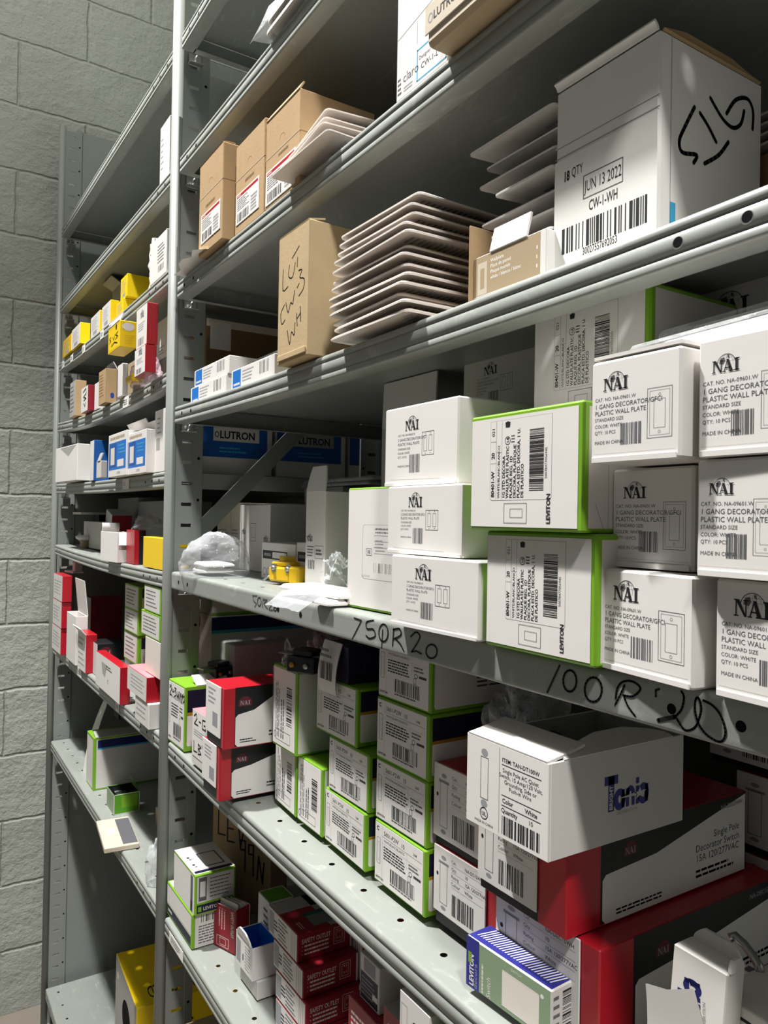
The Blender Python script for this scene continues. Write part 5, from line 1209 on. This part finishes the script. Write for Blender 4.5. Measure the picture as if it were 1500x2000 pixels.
for st in ([(.10, .74), (.10, .54), (.22, .54)], [(.38, .70), (.26, .70), (.26, .50), (.38, .50)], [(.26, .60), (.36, .60)], [(.44, .68), (.49, .48), (.56, .66)], [(.56, .46), (.49, .46), (.49, .53), (.57, .53), (.57, .30)], [(.70, .44), (.63, .44), (.63, .51), (.71, .51), (.71, .28)], [(.78, .26), (.80, .44), (.87, .24), (.89, .40)]): f.stroke([(a*w, b*h) for a, b in st], .0032)
f.disc(.76*w, .66*h, .014, .016, 'hole', 2); c.done()
# right end of shelf G: box tops under the upper shelf lip
c = Carton((-.735, .028, zG, .082, .10, .176), 'outlet_carton', 'red carton with slanted white print below the small navy and white box', 'box', None, 'red2'); f = c.front
for k in range(4): f.greek(.08*f.w, (.90-.035*k)*f.h, .75*f.w, (.925-.035*k)*f.h, 1, 'plate', .7, k)
f.outline(.80*f.w, .78*f.h, .97*f.w, .96*f.h, .0008, 'plate'); c.done()
c = Carton((-.724, .036, zG+.1768, .040, .05, .050), 'device_box', 'small white box with a navy panel on a red carton, below the shelf lip', 'box', None, 'white2'); f = c.front; f.fr(.04, .04, .93, .62, 'darknavy', 1); f.greek(.1*f.w, .12*f.h, .85*f.w, .55*f.h, 5, 'inklight', .3, 4); f.fr(.66, .2, .92, .32, 'white', 3); f.fr(.2, .66, .8, .96, 'inklight', 1); c.done()
c = Carton((-.650, .020, zG, .052, .09, .212), 'outlet_carton', 'white carton with a red GFCI heading between the red carton and white card', 'box', None, 'white2'); f = c.front; f.fr(0, .83, 1, 1, 'red2', 1); f.text('GFCI', .08*f.w, .86*f.h, .018, 'white', .03); c.top.fr(0, 0, 1, 1, 'greycard', 1); c.done()
c = Carton((-.595, .002, zG, .049, .09, .264), 'device_box', 'white printed box with Decora lettering jutting out below the shelf lip', 'box', None, 'white2'); f = c.front; f.text('Cat.', .42*f.w, .90*f.h, .008, 'ink', .01); f.outline(.06*f.w, .80*f.h, .26*f.w, .96*f.h, .0005, 'inklight'); f.greek(.35*f.w, .70*f.h, .9*f.w, .88*f.h, 6, 'inkgrey', .4, 4); c.done()
c = Carton((-.543, .004, zG, .05, .09, .252), 'device_carton', 'green-edged carton corner at the bottom edge of the picture', 'box', None, 'green'); c.front.fr(.12, .02, .96, .96, 'white2', 1); c.done()
# ------------------------------------------------------------------ below shelf G
zH = .560
c = Carton((-1.325, .030, zH, .22, .20, .135), 'kraft_carton', 'brown carton with a white taped label on its lid, below the lowest stocked shelf', 'box', None, 'kraft2'); t = c.panel('lid_label', 'top', .40, .12, .85, .7, 'paper', .0004); t.greek(.1*t.w, .2*t.h, .9*t.w, .8*t.h, 4, 'inkgrey', .4, 3); c.done()
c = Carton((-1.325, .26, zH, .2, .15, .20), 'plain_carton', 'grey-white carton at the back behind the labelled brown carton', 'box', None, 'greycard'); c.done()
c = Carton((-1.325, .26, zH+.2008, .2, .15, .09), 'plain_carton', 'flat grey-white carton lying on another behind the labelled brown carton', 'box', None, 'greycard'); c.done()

# ================================================================== FAR BAY
def lb_(uL, uR, vb, y0, key, **k):
    x = onY(uL, vb, y0).x; x2 = onY(uR, vb, y0).x; z = max(Z(key, max(x, SH[key].x0)), Z(key, min(x2, SH[key].x1)))+.0004; return pb(uL, uR, vb, y0, z, **k)
def sb(dim, name, label, m='white', faces=None, yaw=0, group=None, cat='box', **kw): return Carton(dim, name, label, cat, group, m, faces, yaw, **kw)
# S2
c = sb(lb_(312, 330, 340, .004, 'S2', d=.12, vt=228), 'device_box', 'tall white box alone on the second shelf from the top, far bay'); c.front.greek(.1*c.w, .2*c.h, .4*c.w, .8*c.h, 6, 'inklight', .3, 1); c.done()
# S3
c = sb(lb_(294, 324, 545, .002, 'S3', d=.12, vt=448), 'device_box', 'white printed box beside the post on the shelf with yellow boxes'); f = c.front; f.greek(.45*c.w, .35*c.h, .9*c.w, .8*c.h, 6, 'inkgrey', .4, 2); f.bars(.5*c.w, .15*c.h, .85*c.w, .3*c.h, 'inkgrey', 2, n=8); c.done()
b_ = plain('paper_bag', 'crumpled paper with yellow print squeezed beside the white printed box', 'paper', (onY(283, 590, .0).x, .012, Z('S3', -1.55)+.0006))
mb = MB(); pts = []
for i in range(10):
    for j in range(9):
        pts.append((.05*i/9+.006*noise.noise((i*.9, j*.8, 2)), .010*math.sin(i*2.1)+.006*noise.noise((i*.7, j*.9, 7)), .10*j/8*(1-.25*abs(i/9-.6))))
mb.grid(pts, 10, 9, 'paper'); mb.build('crumpled_sheet', b_); mb = MB(); mb.box(.03, .012, 0, .05, .02, .06, 'yellow2', c=.001); mb.build('yellow_insert', b_)
GY = 'yellow and white device boxes'
def yel(dim, label, front='white2', seed=0, **kw):
    c = sb(dim, 'device_box', label, 'yellow', dict(front=front), group=GY, **kw); f = c.front
    f.greek(.15*f.w, .3*f.h, .85*f.w, .85*f.h, 6, 'inklight', .35, seed); f.rect(.3*f.w, .08*f.h, .7*f.w, .25*f.h, 'inklight', 1); return c
yel(lb_(123, 139, 680, -.004, 'S3', d=.06, vt=651), 'dull yellow box at the far end of its shelf, lowest at the end post', 'yellow2', 1).done()
zz = Z('S3', -2.45); dm = lb_(125.5, 136, 690, .062, 'S3', d=.08, vt=619); yel(dm, 'yellow and white box rising behind the dull yellow one at the end post', 'white2', 2).done()
yel(lb_(140, 156, 672, -.006, 'S3', uE=176, vt=630), 'yellow box with white end, next to the dull yellow box at the end post', 'white2', 3).done()
yel(lb_(177, 194, 650, .006, 'S3', uE=200, vt=606), 'white-ended yellow box, middle of the row of five on its shelf', 'white2', 4).done()
yel(lb_(199, 215, 632, .006, 'S3', uE=232, vt=586), 'white-ended yellow box in front of the black carton on its shelf', 'white2', 5).done()
c = sb(lb_(219, 236, 600, .082, 'S3', uE=277, vt=553), 'device_carton', 'black carton with its lid ajar behind the yellow boxes', 'black', dict(front='greycard'), open_=True, inside='black'); c.flap('front', .03, 150, 'greycard', name='open_flap'); c.done()
q = lb_(236, 243, 600, .02, 'S3', d=.06, vt=594); yel((q[0]-.01, .012, q[2], .065, .07, .040), 'plain yellow box lying under another yellow one, beside the black carton', 'yellow', 6).done()
yel((q[0]+.012, .016, q[2]+.041, .06, .07, .052), 'plain yellow box lying on top of another one, beside the black carton', 'yellow', 7).done()
# S4
c = sb(lb_(136, 146, 815, -.01, 'S4', uE=168, vt=743), 'kraft_carton', 'orange-brown box nearest the far end on the shelf with the red and white boxes', 'kraft', dict(front='greycard')); c.front.greek(.1*c.w, .1*c.h, .8*c.w, .9*c.h, 7, 'inkgrey', .3, 1); c.done()
c = sb(lb_(158, 171, 806, -.012, 'S4', uE=184, vt=752), 'device_box', 'white-faced red box with black marker scrawl beside the orange-brown box', 'red2', dict(front='white')); f = c.front; f.stroke([(a*f.w, b*f.h) for a, b in ((.3, .8), (.7, .9), (.75, .7), (.35, .6), (.75, .5), (.4, .45))], .004); f.stroke([(a*f.w, b*f.h) for a, b in ((.4, .35), (.6, .2), (.65, .35))], .004); c.done()
c = sb(lb_(184, 192, 798, .0, 'S4', d=.08, vt=746), 'device_box', 'narrow white box between the red box and the brown box'); c.done()
c = sb(lb_(192, 205, 795, -.012, 'S4', uE=229, vt=720), 'kraft_carton', 'open brown box with a blue stamp on its side', 'kraft', None, open_=True, inside='navy'); c.front.greek(.1*c.w, .2*c.h, .8*c.w, .9*c.h, 8, 'darkkraft', .3, 2); c.right.rrect(.42*c.d, .14*c.h, .72*c.d, .30*c.h, .004, 'bluepen', 2); c.flap('back', .02, 60, 'white', name='torn_flap'); c.done()
dE = lb_(229, 238, 778, -.006, 'S4', uE=249, vt=710); c = sb(dE, 'device_box', 'white box with grey side between the brown box and the tall red pair', 'white', dict(right='greycard')); c.done()
dF = lb_(249, 262, 770, .004, 'S4', d=.09, vt=704); c = sb(dF, 'device_box', 'olive-grey box beneath the jutting yellow box', 'greycard', dict(front='tan')); c.done()
zy = max(dE[2]+dE[5], dF[2]+dF[5])+.001
gy = pb(211, 233, 690, -.050, zy, uE=266, vt=626)
c = sb(gy, 'device_box', 'bright yellow box jutting far over the shelf lip beside the tall red pair', 'yellow', group=GY, open_=False); f = c.front
f.outline(.12*f.w, .06*f.h, .95*f.w, .93*f.h, .0012, 'yellow2'); f.stroke([(a*f.w, b*f.h) for a, b in ((.25, .60), (.12, .55), (.25, .45), (.12, .38))], .0025); f.stroke([(a*f.w, b*f.h) for a, b in ((.4, .55), (.5, .40), (.6, .6))], .0025); f.stroke([(a*f.w, b*f.h) for a, b in ((.85, .62), (.65, .55), (.85, .45), (.65, .38))], .0025); f.stroke([(a*f.w, b*f.h) for a, b in ((.3, .22), (.55, .30), (.8, .2))], .003); f.disc(.7*f.w, .84*f.h, .006, .006, 'ink')
s = c.right; s.rect(.2*s.w, .66*s.h, .75*s.w, .90*s.h, 'ink', 1); s.disc(.5*s.w, .78*s.h, .012, .008, 'white', 2); s.greek(.3*s.w, .12*s.h, .9*s.w, .5*s.h, 4, 'yellow2', .4, 2); c.flap('front', .02, 40, 'white', name='torn_flap', curl=60); c.done()
dH = lb_(262, 282.5, 752, -.032, 'S4', uE=304, vt=673)
GRN = 'tall red boxes with white faces'
def red_white(dim, label, seed):
    c = sb(dim, 'switch_box', label, 'red', dict(front='white'), group=GRN); f = c.front; nai_logo(f, .55*f.w, .72*f.h, .32*f.w); f.greek(.2*f.w, .4*f.h, .8*f.w, .62*f.h, 4, 'inklight', .4, seed); f.bars(.2*f.w, .06*f.h, .7*f.w, .24*f.h, 'inkgrey', seed, n=8); return c.done()
red_white(dH, 'white-faced red box, lower of the tall pair jutting over the lip', 1)
red_white((dH[0], dH[1]+.002, dH[2]+dH[5]+.001, dH[3], dH[4], onY(282, 596, -.03).z-dH[2]-dH[5]), 'white-faced red box, upper of the tall pair jutting over the lip', 2)
def bits2(r):
    a = MB(); a.box(-.02, -.035, .006, .03, -.01, .02, 'yellow2', c=.002); a.build('yellow_part', r)
jx = onY(300, 735, .03).x
bag('film_bag', 'clear bag with pink and yellow bits between the tall red pair and the post', jx+.005, .012, Z('S4', jx)+.002, .05, .030, .075, 'filmpink', 21, contents=bits2)
kx = onY(307, 650, .062).x+.004
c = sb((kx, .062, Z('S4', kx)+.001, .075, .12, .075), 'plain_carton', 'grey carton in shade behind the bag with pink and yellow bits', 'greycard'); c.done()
c = sb((kx, .060, Z('S4', kx)+.0768, .075, .11, onY(312, 628, .06).z-Z('S4', kx)-.077), 'device_box', 'white box on a shaded carton behind the tall red pair', 'white'); c.front.greek(.2*c.w, .1*c.h, .9*c.w, .35*c.h, 3, 'inklight', .4, 2); c.done()
# brown carton seen through the open end of the bay
bl0 = onX(396, 715, -1.425); bl1 = onX(545, 720, -1.425)
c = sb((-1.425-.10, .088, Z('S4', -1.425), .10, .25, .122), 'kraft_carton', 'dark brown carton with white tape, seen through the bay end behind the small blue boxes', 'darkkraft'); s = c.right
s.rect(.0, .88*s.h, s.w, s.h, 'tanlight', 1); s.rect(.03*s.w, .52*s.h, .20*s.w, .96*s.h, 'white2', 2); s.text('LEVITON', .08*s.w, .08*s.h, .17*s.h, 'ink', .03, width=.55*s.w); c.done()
# S5
c = sb(lb_(108, 137.5, 941, -.035, 'S5', uE=176, vt=866), 'device_box', 'white dented box at the far end of the shelf at eye level', 'white', None, 4); c.front.poly([(.2*c.w, .98*c.h), (.95*c.w, .98*c.h), (.6*c.w, .7*c.h)], 'greycard', 1); c.done()
c = sb(lb_(175, 182.5, 936, -.004, 'S5', uE=213, vt=860), 'device_box', 'blue box with white front edge behind the small grey box', 'dkblue', dict(front='white')); c.done()
c = sb(lb_(188, 197, 934, -.03, 'S5', uE=209, vt=900), 'device_box', 'small grey box standing in front of the blue box', 'greycard', dict(front='white2')); c.flap('front', .02, 70, 'greycard', name='open_flap', inset=.01); c.done()
GB2 = 'blue and white switch packs'
def blue_pack(dim, label, seed, hole):
    c = sb(dim, 'switch_pack', label, 'white', None, group=GB2); f = c.front; w, h = f.w, f.h
    f.rect(.04*w, .16*h, .97*w, .80*h, 'blue', 1); f.rect(.06*w, .22*h, .45*w, .78*h, 'dkblue', 2); f.rect(.14*w, .28*h, .36*w, .68*h, 'plate', 3); f.rect(.52*w, .22*h, .86*w, .38*h, 'white', 3); f.greek(.1*w, .84*h, .9*w, .95*h, 1, 'tan', .6, seed); f.greek(.55*w, .5*h, .95*w, .74*h, 3, 'cyan', .4, seed); f.text('LUTRON', .5*w, .05*h, .06*h, 'inkgrey')
    fm = c.flap('back', .032, 60, 'white', name='top_flap', inset=.004); c.right.disc(.4*c.d, .6*c.h, .004, .008, 'inkgrey', 2); return c.done()
blue_pack(lb_(211, 246, 932, -.018, 'S5', d=.055, vt=840), 'blue and white switch pack beside the small grey box', 1, True)
blue_pack(lb_(248, 284, 929, -.014, 'S5', d=.055, vt=838), 'blue and white switch pack in the middle of the eye level shelf, nearer the post', 2, False)
c = sb(lb_(287, 299, 925, .002, 'S5', d=.08, vt=884), 'device_box', 'low grey-white box between the second blue pack and the tall white box', 'white2'); c.done()
c = sb(lb_(301, 322, 922, .003, 'S5', d=.055, vt=797), 'device_box', 'tall slim white box against the post on the eye level shelf', 'white'); f = c.front; f.rect(.15*c.w, .35*c.h, .5*c.w, .55*c.h, 'greycard', 1); f.greek(.2*c.w, .6*c.h, .6*c.w, .9*c.h, 4, 'inklight', .3, 1); c.done()
GL5 = 'blue Lutron cartons seen through the bay end'
zl = Z('S5', -1.405)+.0003
for i, (ya, yb, nm) in enumerate(((.064, .222, 'blue and white LUTRON carton seen through the bay end beside the slotted post'), (.232, .392, 'darker blue LUTRON carton seen through the bay end behind the diagonal brace'), (.402, .445, 'blue carton in the deepest shade behind the diagonal brace'))):
    c = sb((-1.405-.18, ya, zl, .18, yb-ya, .098), 'dimmer_carton', nm, 'white2', None, group=GL5); s = c.right; W, H = s.w, s.h
    s.rect(0, .34*H, .93*W if i < 2 else W, H, 'dkblue', 1)
    if i < 2: s.rect(.22*W, .66*H, .82*W, .94*H, 'greycard' if i else 'white2', 2); s.ring(.265*W, .79*H, .0035, .005, .0016, 'ink', lay=4); s.text('LUTRON', .30*W, .72*H, .145*H, 'ink', .03, width=.46*W, lay=4); s.greek(.3*W, .42*H, .7*W, .56*H, 2, 'cyan', .4, i)
    c.done()
# S6
c = sb(lb_(196, 218, 1093, -.02, 'S6', uE=258, vt=1040), 'device_box', 'crumpled open white bag-like box jutting at the lip beside the red box', 'white', None, 6, open_=True, inside='white2'); c.flap('left', .02, 60, 'white', name='open_flap', curl=60); c.flap('right', .03, 250, 'white', name='hanging_flap', taper=-.05); c.done()
rx_ = lb_(246, 262, 1096, .008, 'S6', uE=284, vt=1036); c = sb(rx_, 'switch_box', 'red box with dark side tucked behind the crumpled white box', 'red', dict(right='black', front='red')); s = c.right; s.rect(0, 0, .4*s.w, s.h, 'red', 1); s.poly([(.42*s.w, 0), (s.w, 0), (s.w, .45*s.h), (.42*s.w, .45*s.h)], 'black', 2); c.done()
c = sb(lb_(279, 318, 1103, .002, 'S6', d=.055, vt=1052), 'device_box', 'plain bright yellow box beside the post on the shelf with the crumpled white box', 'yellow'); c.done()
bag('film_bag', 'clear crinkled bag lying on the red box behind the crumpled white box', rx_[0]+.03, .05, rx_[2]+rx_[5]+.001, .07, .04, .030, 'film', 23, crumple=.4)
lx = onZ(165, 1069, 1.5035)
r = plain('lamp_socket', 'small white ceramic socket standing alone at the far end of its shelf', 'socket', (lx.x, max(lx.y, .03), Z('S6', lx.x)+.0006))
mb = MB(); mb.tube([(0, 0, 0), (0, 0, .018), (0, 0, .022)], .012, 'tan', 16, rad=[.013, .012, .016]); mb.build('base', r); mb = MB(); mb.tube([(0, 0, .022), (0, 0, .028), (0, 0, .034), (0, 0, .038)], .02, 'white', 18, rad=[.014, .024, .026, .020]); mb.build('socket_cap', r)
def back6(uL, uR, vt, y, nm, name='plain_carton', m='greycard', d=.12, **kw):
    dm = lb_(uL, uR, 1060, y, 'S6', d=d, vt=vt); return sb(dm, name, nm, m, **kw)
c = back6(229, 268, 972, .150, 'big grey-white carton at the back of the shelf with the yellow box'); c.done()
c = back6(269, 322, 978, .150, 'big grey-white carton at the back nearest the post'); c.done()
c = back6(163, 199, 1020, .060, 'low white box at the back behind the ceramic socket', 'device_box', 'white2', .04); c.done()
zz = Z('S6', -2.50)+.0004
c = sb((-2.50, .105, zz, .080, .11, .095), 'device_carton', 'black carton with a white lid overhanging it, at the back of the far end', 'black'); mb = c.part('loose_lid'); mb.box(-.01, -.06, .0955, .115, .11, .1025, 'white2', c=.001); c.done()
dd = lb_(203, 222, 1040, .075, 'S6', d=.05, vt=985); c = sb((dd[0], dd[1], dd[2]+.016, dd[3]*.6, .055, .105), 'switch_box', 'white and red box leaning at the back between grey-white cartons', 'white2', dict(right='red2')); c.root.rotation_euler = (0, R_(14), 0); c.done()
# S7
u_ = 118
for i, nm in enumerate(('lowest of the three red boxes stacked at the far end post', 'middle of the three red boxes stacked at the far end post', 'topmost of the three red boxes stacked at the far end post')):
    dm = lb_(101, 118, 1275, -.016, 'S7', uE=137, h=.07); c = sb((dm[0]+.004*i, dm[1], dm[2]+.0755*i, dm[3], min(dm[4], .10), .0745), 'switch_box', nm, 'red', dict(front='white2'), group='red boxes at the far end post'); c.front.greek(.1*c.w, .2*c.h, .9*c.w, .8*c.h, 5, 'inklight', .3, i); c.done()
r7 = (dm[0]+.02, .0, dm[2]+.0755*3+.0006)
r = plain('lever_switch', 'small white toggle device lying on the three stacked red boxes', 'electrical device', (r7[0]+.03, .02, r7[2]), 10)
mb = MB(); mb.box(-.04, 0, 0, .03, .03, .006, 'white', c=.001); mb.build('face_plate', r); mb = MB(); mb.box(.01, .005, .006, .03, .028, .034, 'white2', c=.002); mb.build('housing', r)
c = sb(lb_(129, 147, 1288, -.008, 'S7', d=.03, vt=1204), 'device_box', 'white box with an open top beside the three stacked red boxes', 'white', None, open_=True); c.flap('back', .095, 84, 'white', name='raised_flap'); c.done()
dC7 = lb_(151, 167, 1300, -.006, 'S7', uE=189, vt=1240); c = sb(dC7, 'switch_box', 'white-faced red box jutting over the lip in front of the big red panel', 'red', dict(front='white')); c.front.greek(.1*c.w, .1*c.h, .9*c.w, .9*c.h, 6, 'inklight', .3, 3); c.flap('front', .02, 130, 'white', name='torn_flap'); c.done()
c = sb(lb_(166, 176, 1260, .075, 'S7', uE=236, vt=1168), 'switch_carton', 'large red carton turned side-on in the middle of the shelf', 'red2', dict(front='white2')); c.done()
c = sb(lb_(176, 190, 1290, .012, 'S7', uE=243, vt=1258), 'switch_box', 'black-banded box with white side in front of the large red carton', 'black', dict(front='white2')); s = c.right; s.rrect(.02*s.w, .02*s.h, s.w, .45*s.h, .004, 'white2', 1); side_logo_cap(s, .3*s.w, .7*s.h, .2*s.h); c.done()
dF7 = lb_(186, 234, 1352, -.010, 'S7', uE=254, vt=1304); c = sb(dF7, 'switch_box', 'white-faced red box with a dark mark, jutting far over the lip', 'red', dict(front='white')); f = c.front; f.poly([(.25*c.w, .8*c.h), (.5*c.w, .8*c.h), (.4*c.w, .4*c.h), (.3*c.w, .5*c.h)], 'greycard', 1); f.greek(.45*c.w, .66*c.h, .7*c.w, .8*c.h, 2, 'ink', .5, 3); f.text('t', .52*c.w, .3*c.h, .16*c.h, 'ink', .02); c.done()
GL7 = 'green-edged cartons in the far bay stack'
base7 = lb_(263, 291, 1420, -.016, 'S7', uE=312, vt=1392)
def lev7(uL, uR, vb, vt, y, z, uE, nm, seed, h=None):
    dm = pb(uL, uR, vb, y, z, d=.075, vt=vt); dm = (dm[0], dm[1], z, dm[3], dm[4], h or dm[5])
    c = sb(dm, 'outlet_carton', nm, 'green', None, group=GL7); f = c.front; f.rect(.03*f.w, .05*f.h, .93*f.w, .93*f.h, 'white2', 1); f.greek(.12*f.w, .15*f.h, .8*f.w, .85*f.h, 5, 'inkgrey', .35, seed)
    s = c.right; s.rect(.1*s.w, .08*s.h, s.w, .92*s.h, 'white2', 1); s.rect(.1*s.w, .55*s.h, s.w, .92*s.h, 'darknavy', 2); return c.done()
z7 = Z('S7', -1.45)
tops = [onY(270, v, .03).z for v in (1300, 1240, 1192, 1143)]
c = sb((onY(243, 1310, .06).x, .060, z7, .14, .07, tops[0]-z7-.001), 'plain_carton', 'plain white carton under the green-edged stack in the far bay', 'white2'); c.done()
for i, nm in enumerate(('lowest green-edged carton in the column away from the post', 'middle green-edged carton in the column away from the post', 'top green-edged carton in the column away from the post')):
    lev7(243, 270, 1220, 1190, .026-.002*i, tops[i], None, nm, i, h=tops[i+1]-tops[i]-.001)
dI = lb_(263, 290, 1425, -.010, 'S7', d=.05, h=.047); c = sb(dI, 'device_box', 'white box jutting under the tilted red box beside the post', 'white', dict(front='white2')); c.front.greek(.1*c.w, .2*c.h, .8*c.w, .8*c.h, 3, 'inklight', .3, 4); c.done()
zI = dI[2]+dI[5]+.001; dHh = pb(248, 286, 1350, -.012, zI, d=.05, vt=1324); c = sb((dHh[0], -.012, zI, dHh[3], .05, dHh[5]), 'switch_box', 'white-faced red box on a white one beside the post', 'red', dict(front='white2', top='pink')); c.front.greek(.2*c.w, .2*c.h, .9*c.w, .8*c.h, 4, 'inklight', .3, 5); c.done()
zR = zI+dHh[5]+.001; tr = [zR, onY(312, 1255, .002).z, onY(312, 1203, .002).z, onY(312, 1144, .002).z]
c = sb((onY(283, 1300, .002).x, .002, zR, .10, .05, tr[1]-zR-.001), 'device_box', 'pinkish white box below two green-edged cartons next to the post', 'plate'); c.done()
for i, nm in enumerate(('lower green-edged carton of two next to the post in the far bay', 'upper green-edged carton of two next to the post in the far bay')):
    x0 = onY(276+5*i, 1200, .002).x; lev7(276+5*i, 314, 1200, 1190, .002, tr[1+i], None, nm, 10+i, h=tr[2+i]-tr[1+i]-.001-.004*i)
# seen through the bay end
x_ = -1.425; sv = lambda v: onX(392, v, x_).z
c = sb((x_-.2, .11, Z('S7', x_), .2, .30, sv(1205)-Z('S7', x_)), 'outlet_carton', 'white carton with a navy top stripe seen through the bay end above the black receptacle', 'white2', dict(top='green')); s = c.right; s.rect(0, .86*s.h, s.w, .985*s.h, 'navy', 1); s.rect(0, .83*s.h, s.w, .86*s.h, 'cyan', 1); s.line(0, .42*s.h, s.w, .42*s.h, .001, 'ink', 1); s.text('Tania', .06*s.w, .18*s.h, .10*s.h, 'violet', .04); c.done()
z_ = sv(1205)+.001; c = sb((x_-.2, .11, z_, .2, .30, 1.458-z_), 'outlet_carton', 'white carton with a green lower edge on top of the navy-striped one', 'white2', dict(bottom='green')); s = c.right; s.rect(0, 0, s.w, .1*s.h, 'green', 1); c.done()
# S8
z8 = Z('S8', -2.05)
P0 = onZ(176, 1540, z8)
c = sb((-2.115, .022, z8, .082, .20, .134), 'outlet_carton', 'green-edged white carton with a navy stripe turned side-on, far bay', 'green', None); f = c.front; f.rect(.05*f.w, .03*f.h, .9*f.w, .95*f.h, 'white2', 1)
s = c.right; s.rect(.035*s.w, .03*s.h, s.w, .96*s.h, 'white2', 1); s.rect(.05*s.w, .80*s.h, s.w, .95*s.h, 'navy', 2); s.rect(.05*s.w, .77*s.h, s.w, .80*s.h, 'cyan', 2); c.flap('right', .03, 20, 'greycard', name='open_lid', inset=.004); c.done()
r = plain('leaflet', 'white curved leaflet standing against the navy-striped carton', 'leaflet', (-2.200, .03, z8+.0006))
mb = MB(); pts = []
for i in range(9):
    for j in range(9):
        t = j/8; pts.append((.080*i/8, .0+.02*t+.05*t*t*(1-.6*i/8), .23*t*(1-.18*t*i/8)))
mb.grid(pts, 9, 9, 'white'); mb.grid([(a+.0004, b+.0006, c_) for a, b, c_ in pts], 9, 9, 'white2'); mb.build('curved_sheet', r)
mb = MB(); mb.box(.02, .075, .15, .075, .079, .20, 'ink', c=.0004); mb.build('printed_panel', r)
gq = onZ(240, 1608, z8)
c = sb((-1.915, .030, z8, .072, .06, .047), 'device_box', 'small open green box holding a dark device, far bay', 'dkgreen', dict(edge='white'), open_=True, inside='devblack', yaw=0); c.front.fr(.0, .0, 1, 1, 'sage', 1); c.right.fr(.3, .3, .9, .9, 'green', 1); c.front.outline(0, 0, c.w, c.h, .0015, 'white', 2); c.right.outline(0, 0, c.d, c.h, .0015, 'white', 2); c.flap('back', .025, 65, 'dkgreen', name='raised_flap', inset=.02); c.done()
device('switch', 'dark switch sitting inside the small open green box', (-1.898, .072, z8+.012), -90, 'devblack', 'devgrey', (.034, .036, .028))
c = sb((-1.745, .10, z8, .06, .05, .04), 'device_box', 'small tan box lying behind the small open green box', 'tan', None, 8); c.done()
bp = onZ(222, 1636, z8)
c = sb((-1.80, -.018, z8+.0012, .16, .07, .010), 'switch_pack', 'flattened brown card pack lying at the lip, far bay', 'tanlight', dict(top='tanlight'), -6); c.top.rect(.05*c.w, .55*c.d, .95*c.w, .98*c.d, 'inkgrey', 1); c.top.rrect(.35*c.w, .2*c.d, .55*c.w, .45*c.d, .006, 'white', 2); c.done()
bag('film_bag', 'limp clear bag slumped against the post, far bay', -1.455, .045, Z('S8', -1.40)+.0005, .035, .04, .115, 'film', 25, crumple=.3)
c = sb((-1.58, .20, Z('S8', -1.48)+.0006, .10, .08, .16), 'device_box', 'tall grey box in shade by the post behind the limp clear bag', 'greycard'); c.done()
# S9
z9 = Z('S9', -1.9)
ca = onZ(227, 1862, .43); cb_ = onZ(267, 1970, .43)
c = sb((ca.x, ca.y, z9, (cb_-ca).length, .26, .43-z9), 'cable_carton', 'big yellow-topped carton with an oval hand hole, standing on the bottom shelf', 'yellow', dict(front='greycard', left='greycard'), math.degrees(math.atan2(cb_.y-ca.y, cb_.x-ca.x)), c=.002)
f = c.front; f.disc(.55*f.w, .68*f.h, .05, .045, 'hole', 2, 24)
for a, b in ((.12, .86), (.12, .3), (.9, .5)): f.disc(a*f.w, b*f.h, .008, .010, 'white', 2)
t = c.top; g = t.sub(.72*t.w, .86*t.h, t.h, t.w, -90); g.text('RG6 QUAD SHIELD', 0, 0, .05, 'ink', .01, width=.72*t.h)
s = c.right; s.ring(.4*s.w, .72*s.h, .035, .035, .008, 'ink', 30, 330); c.done()
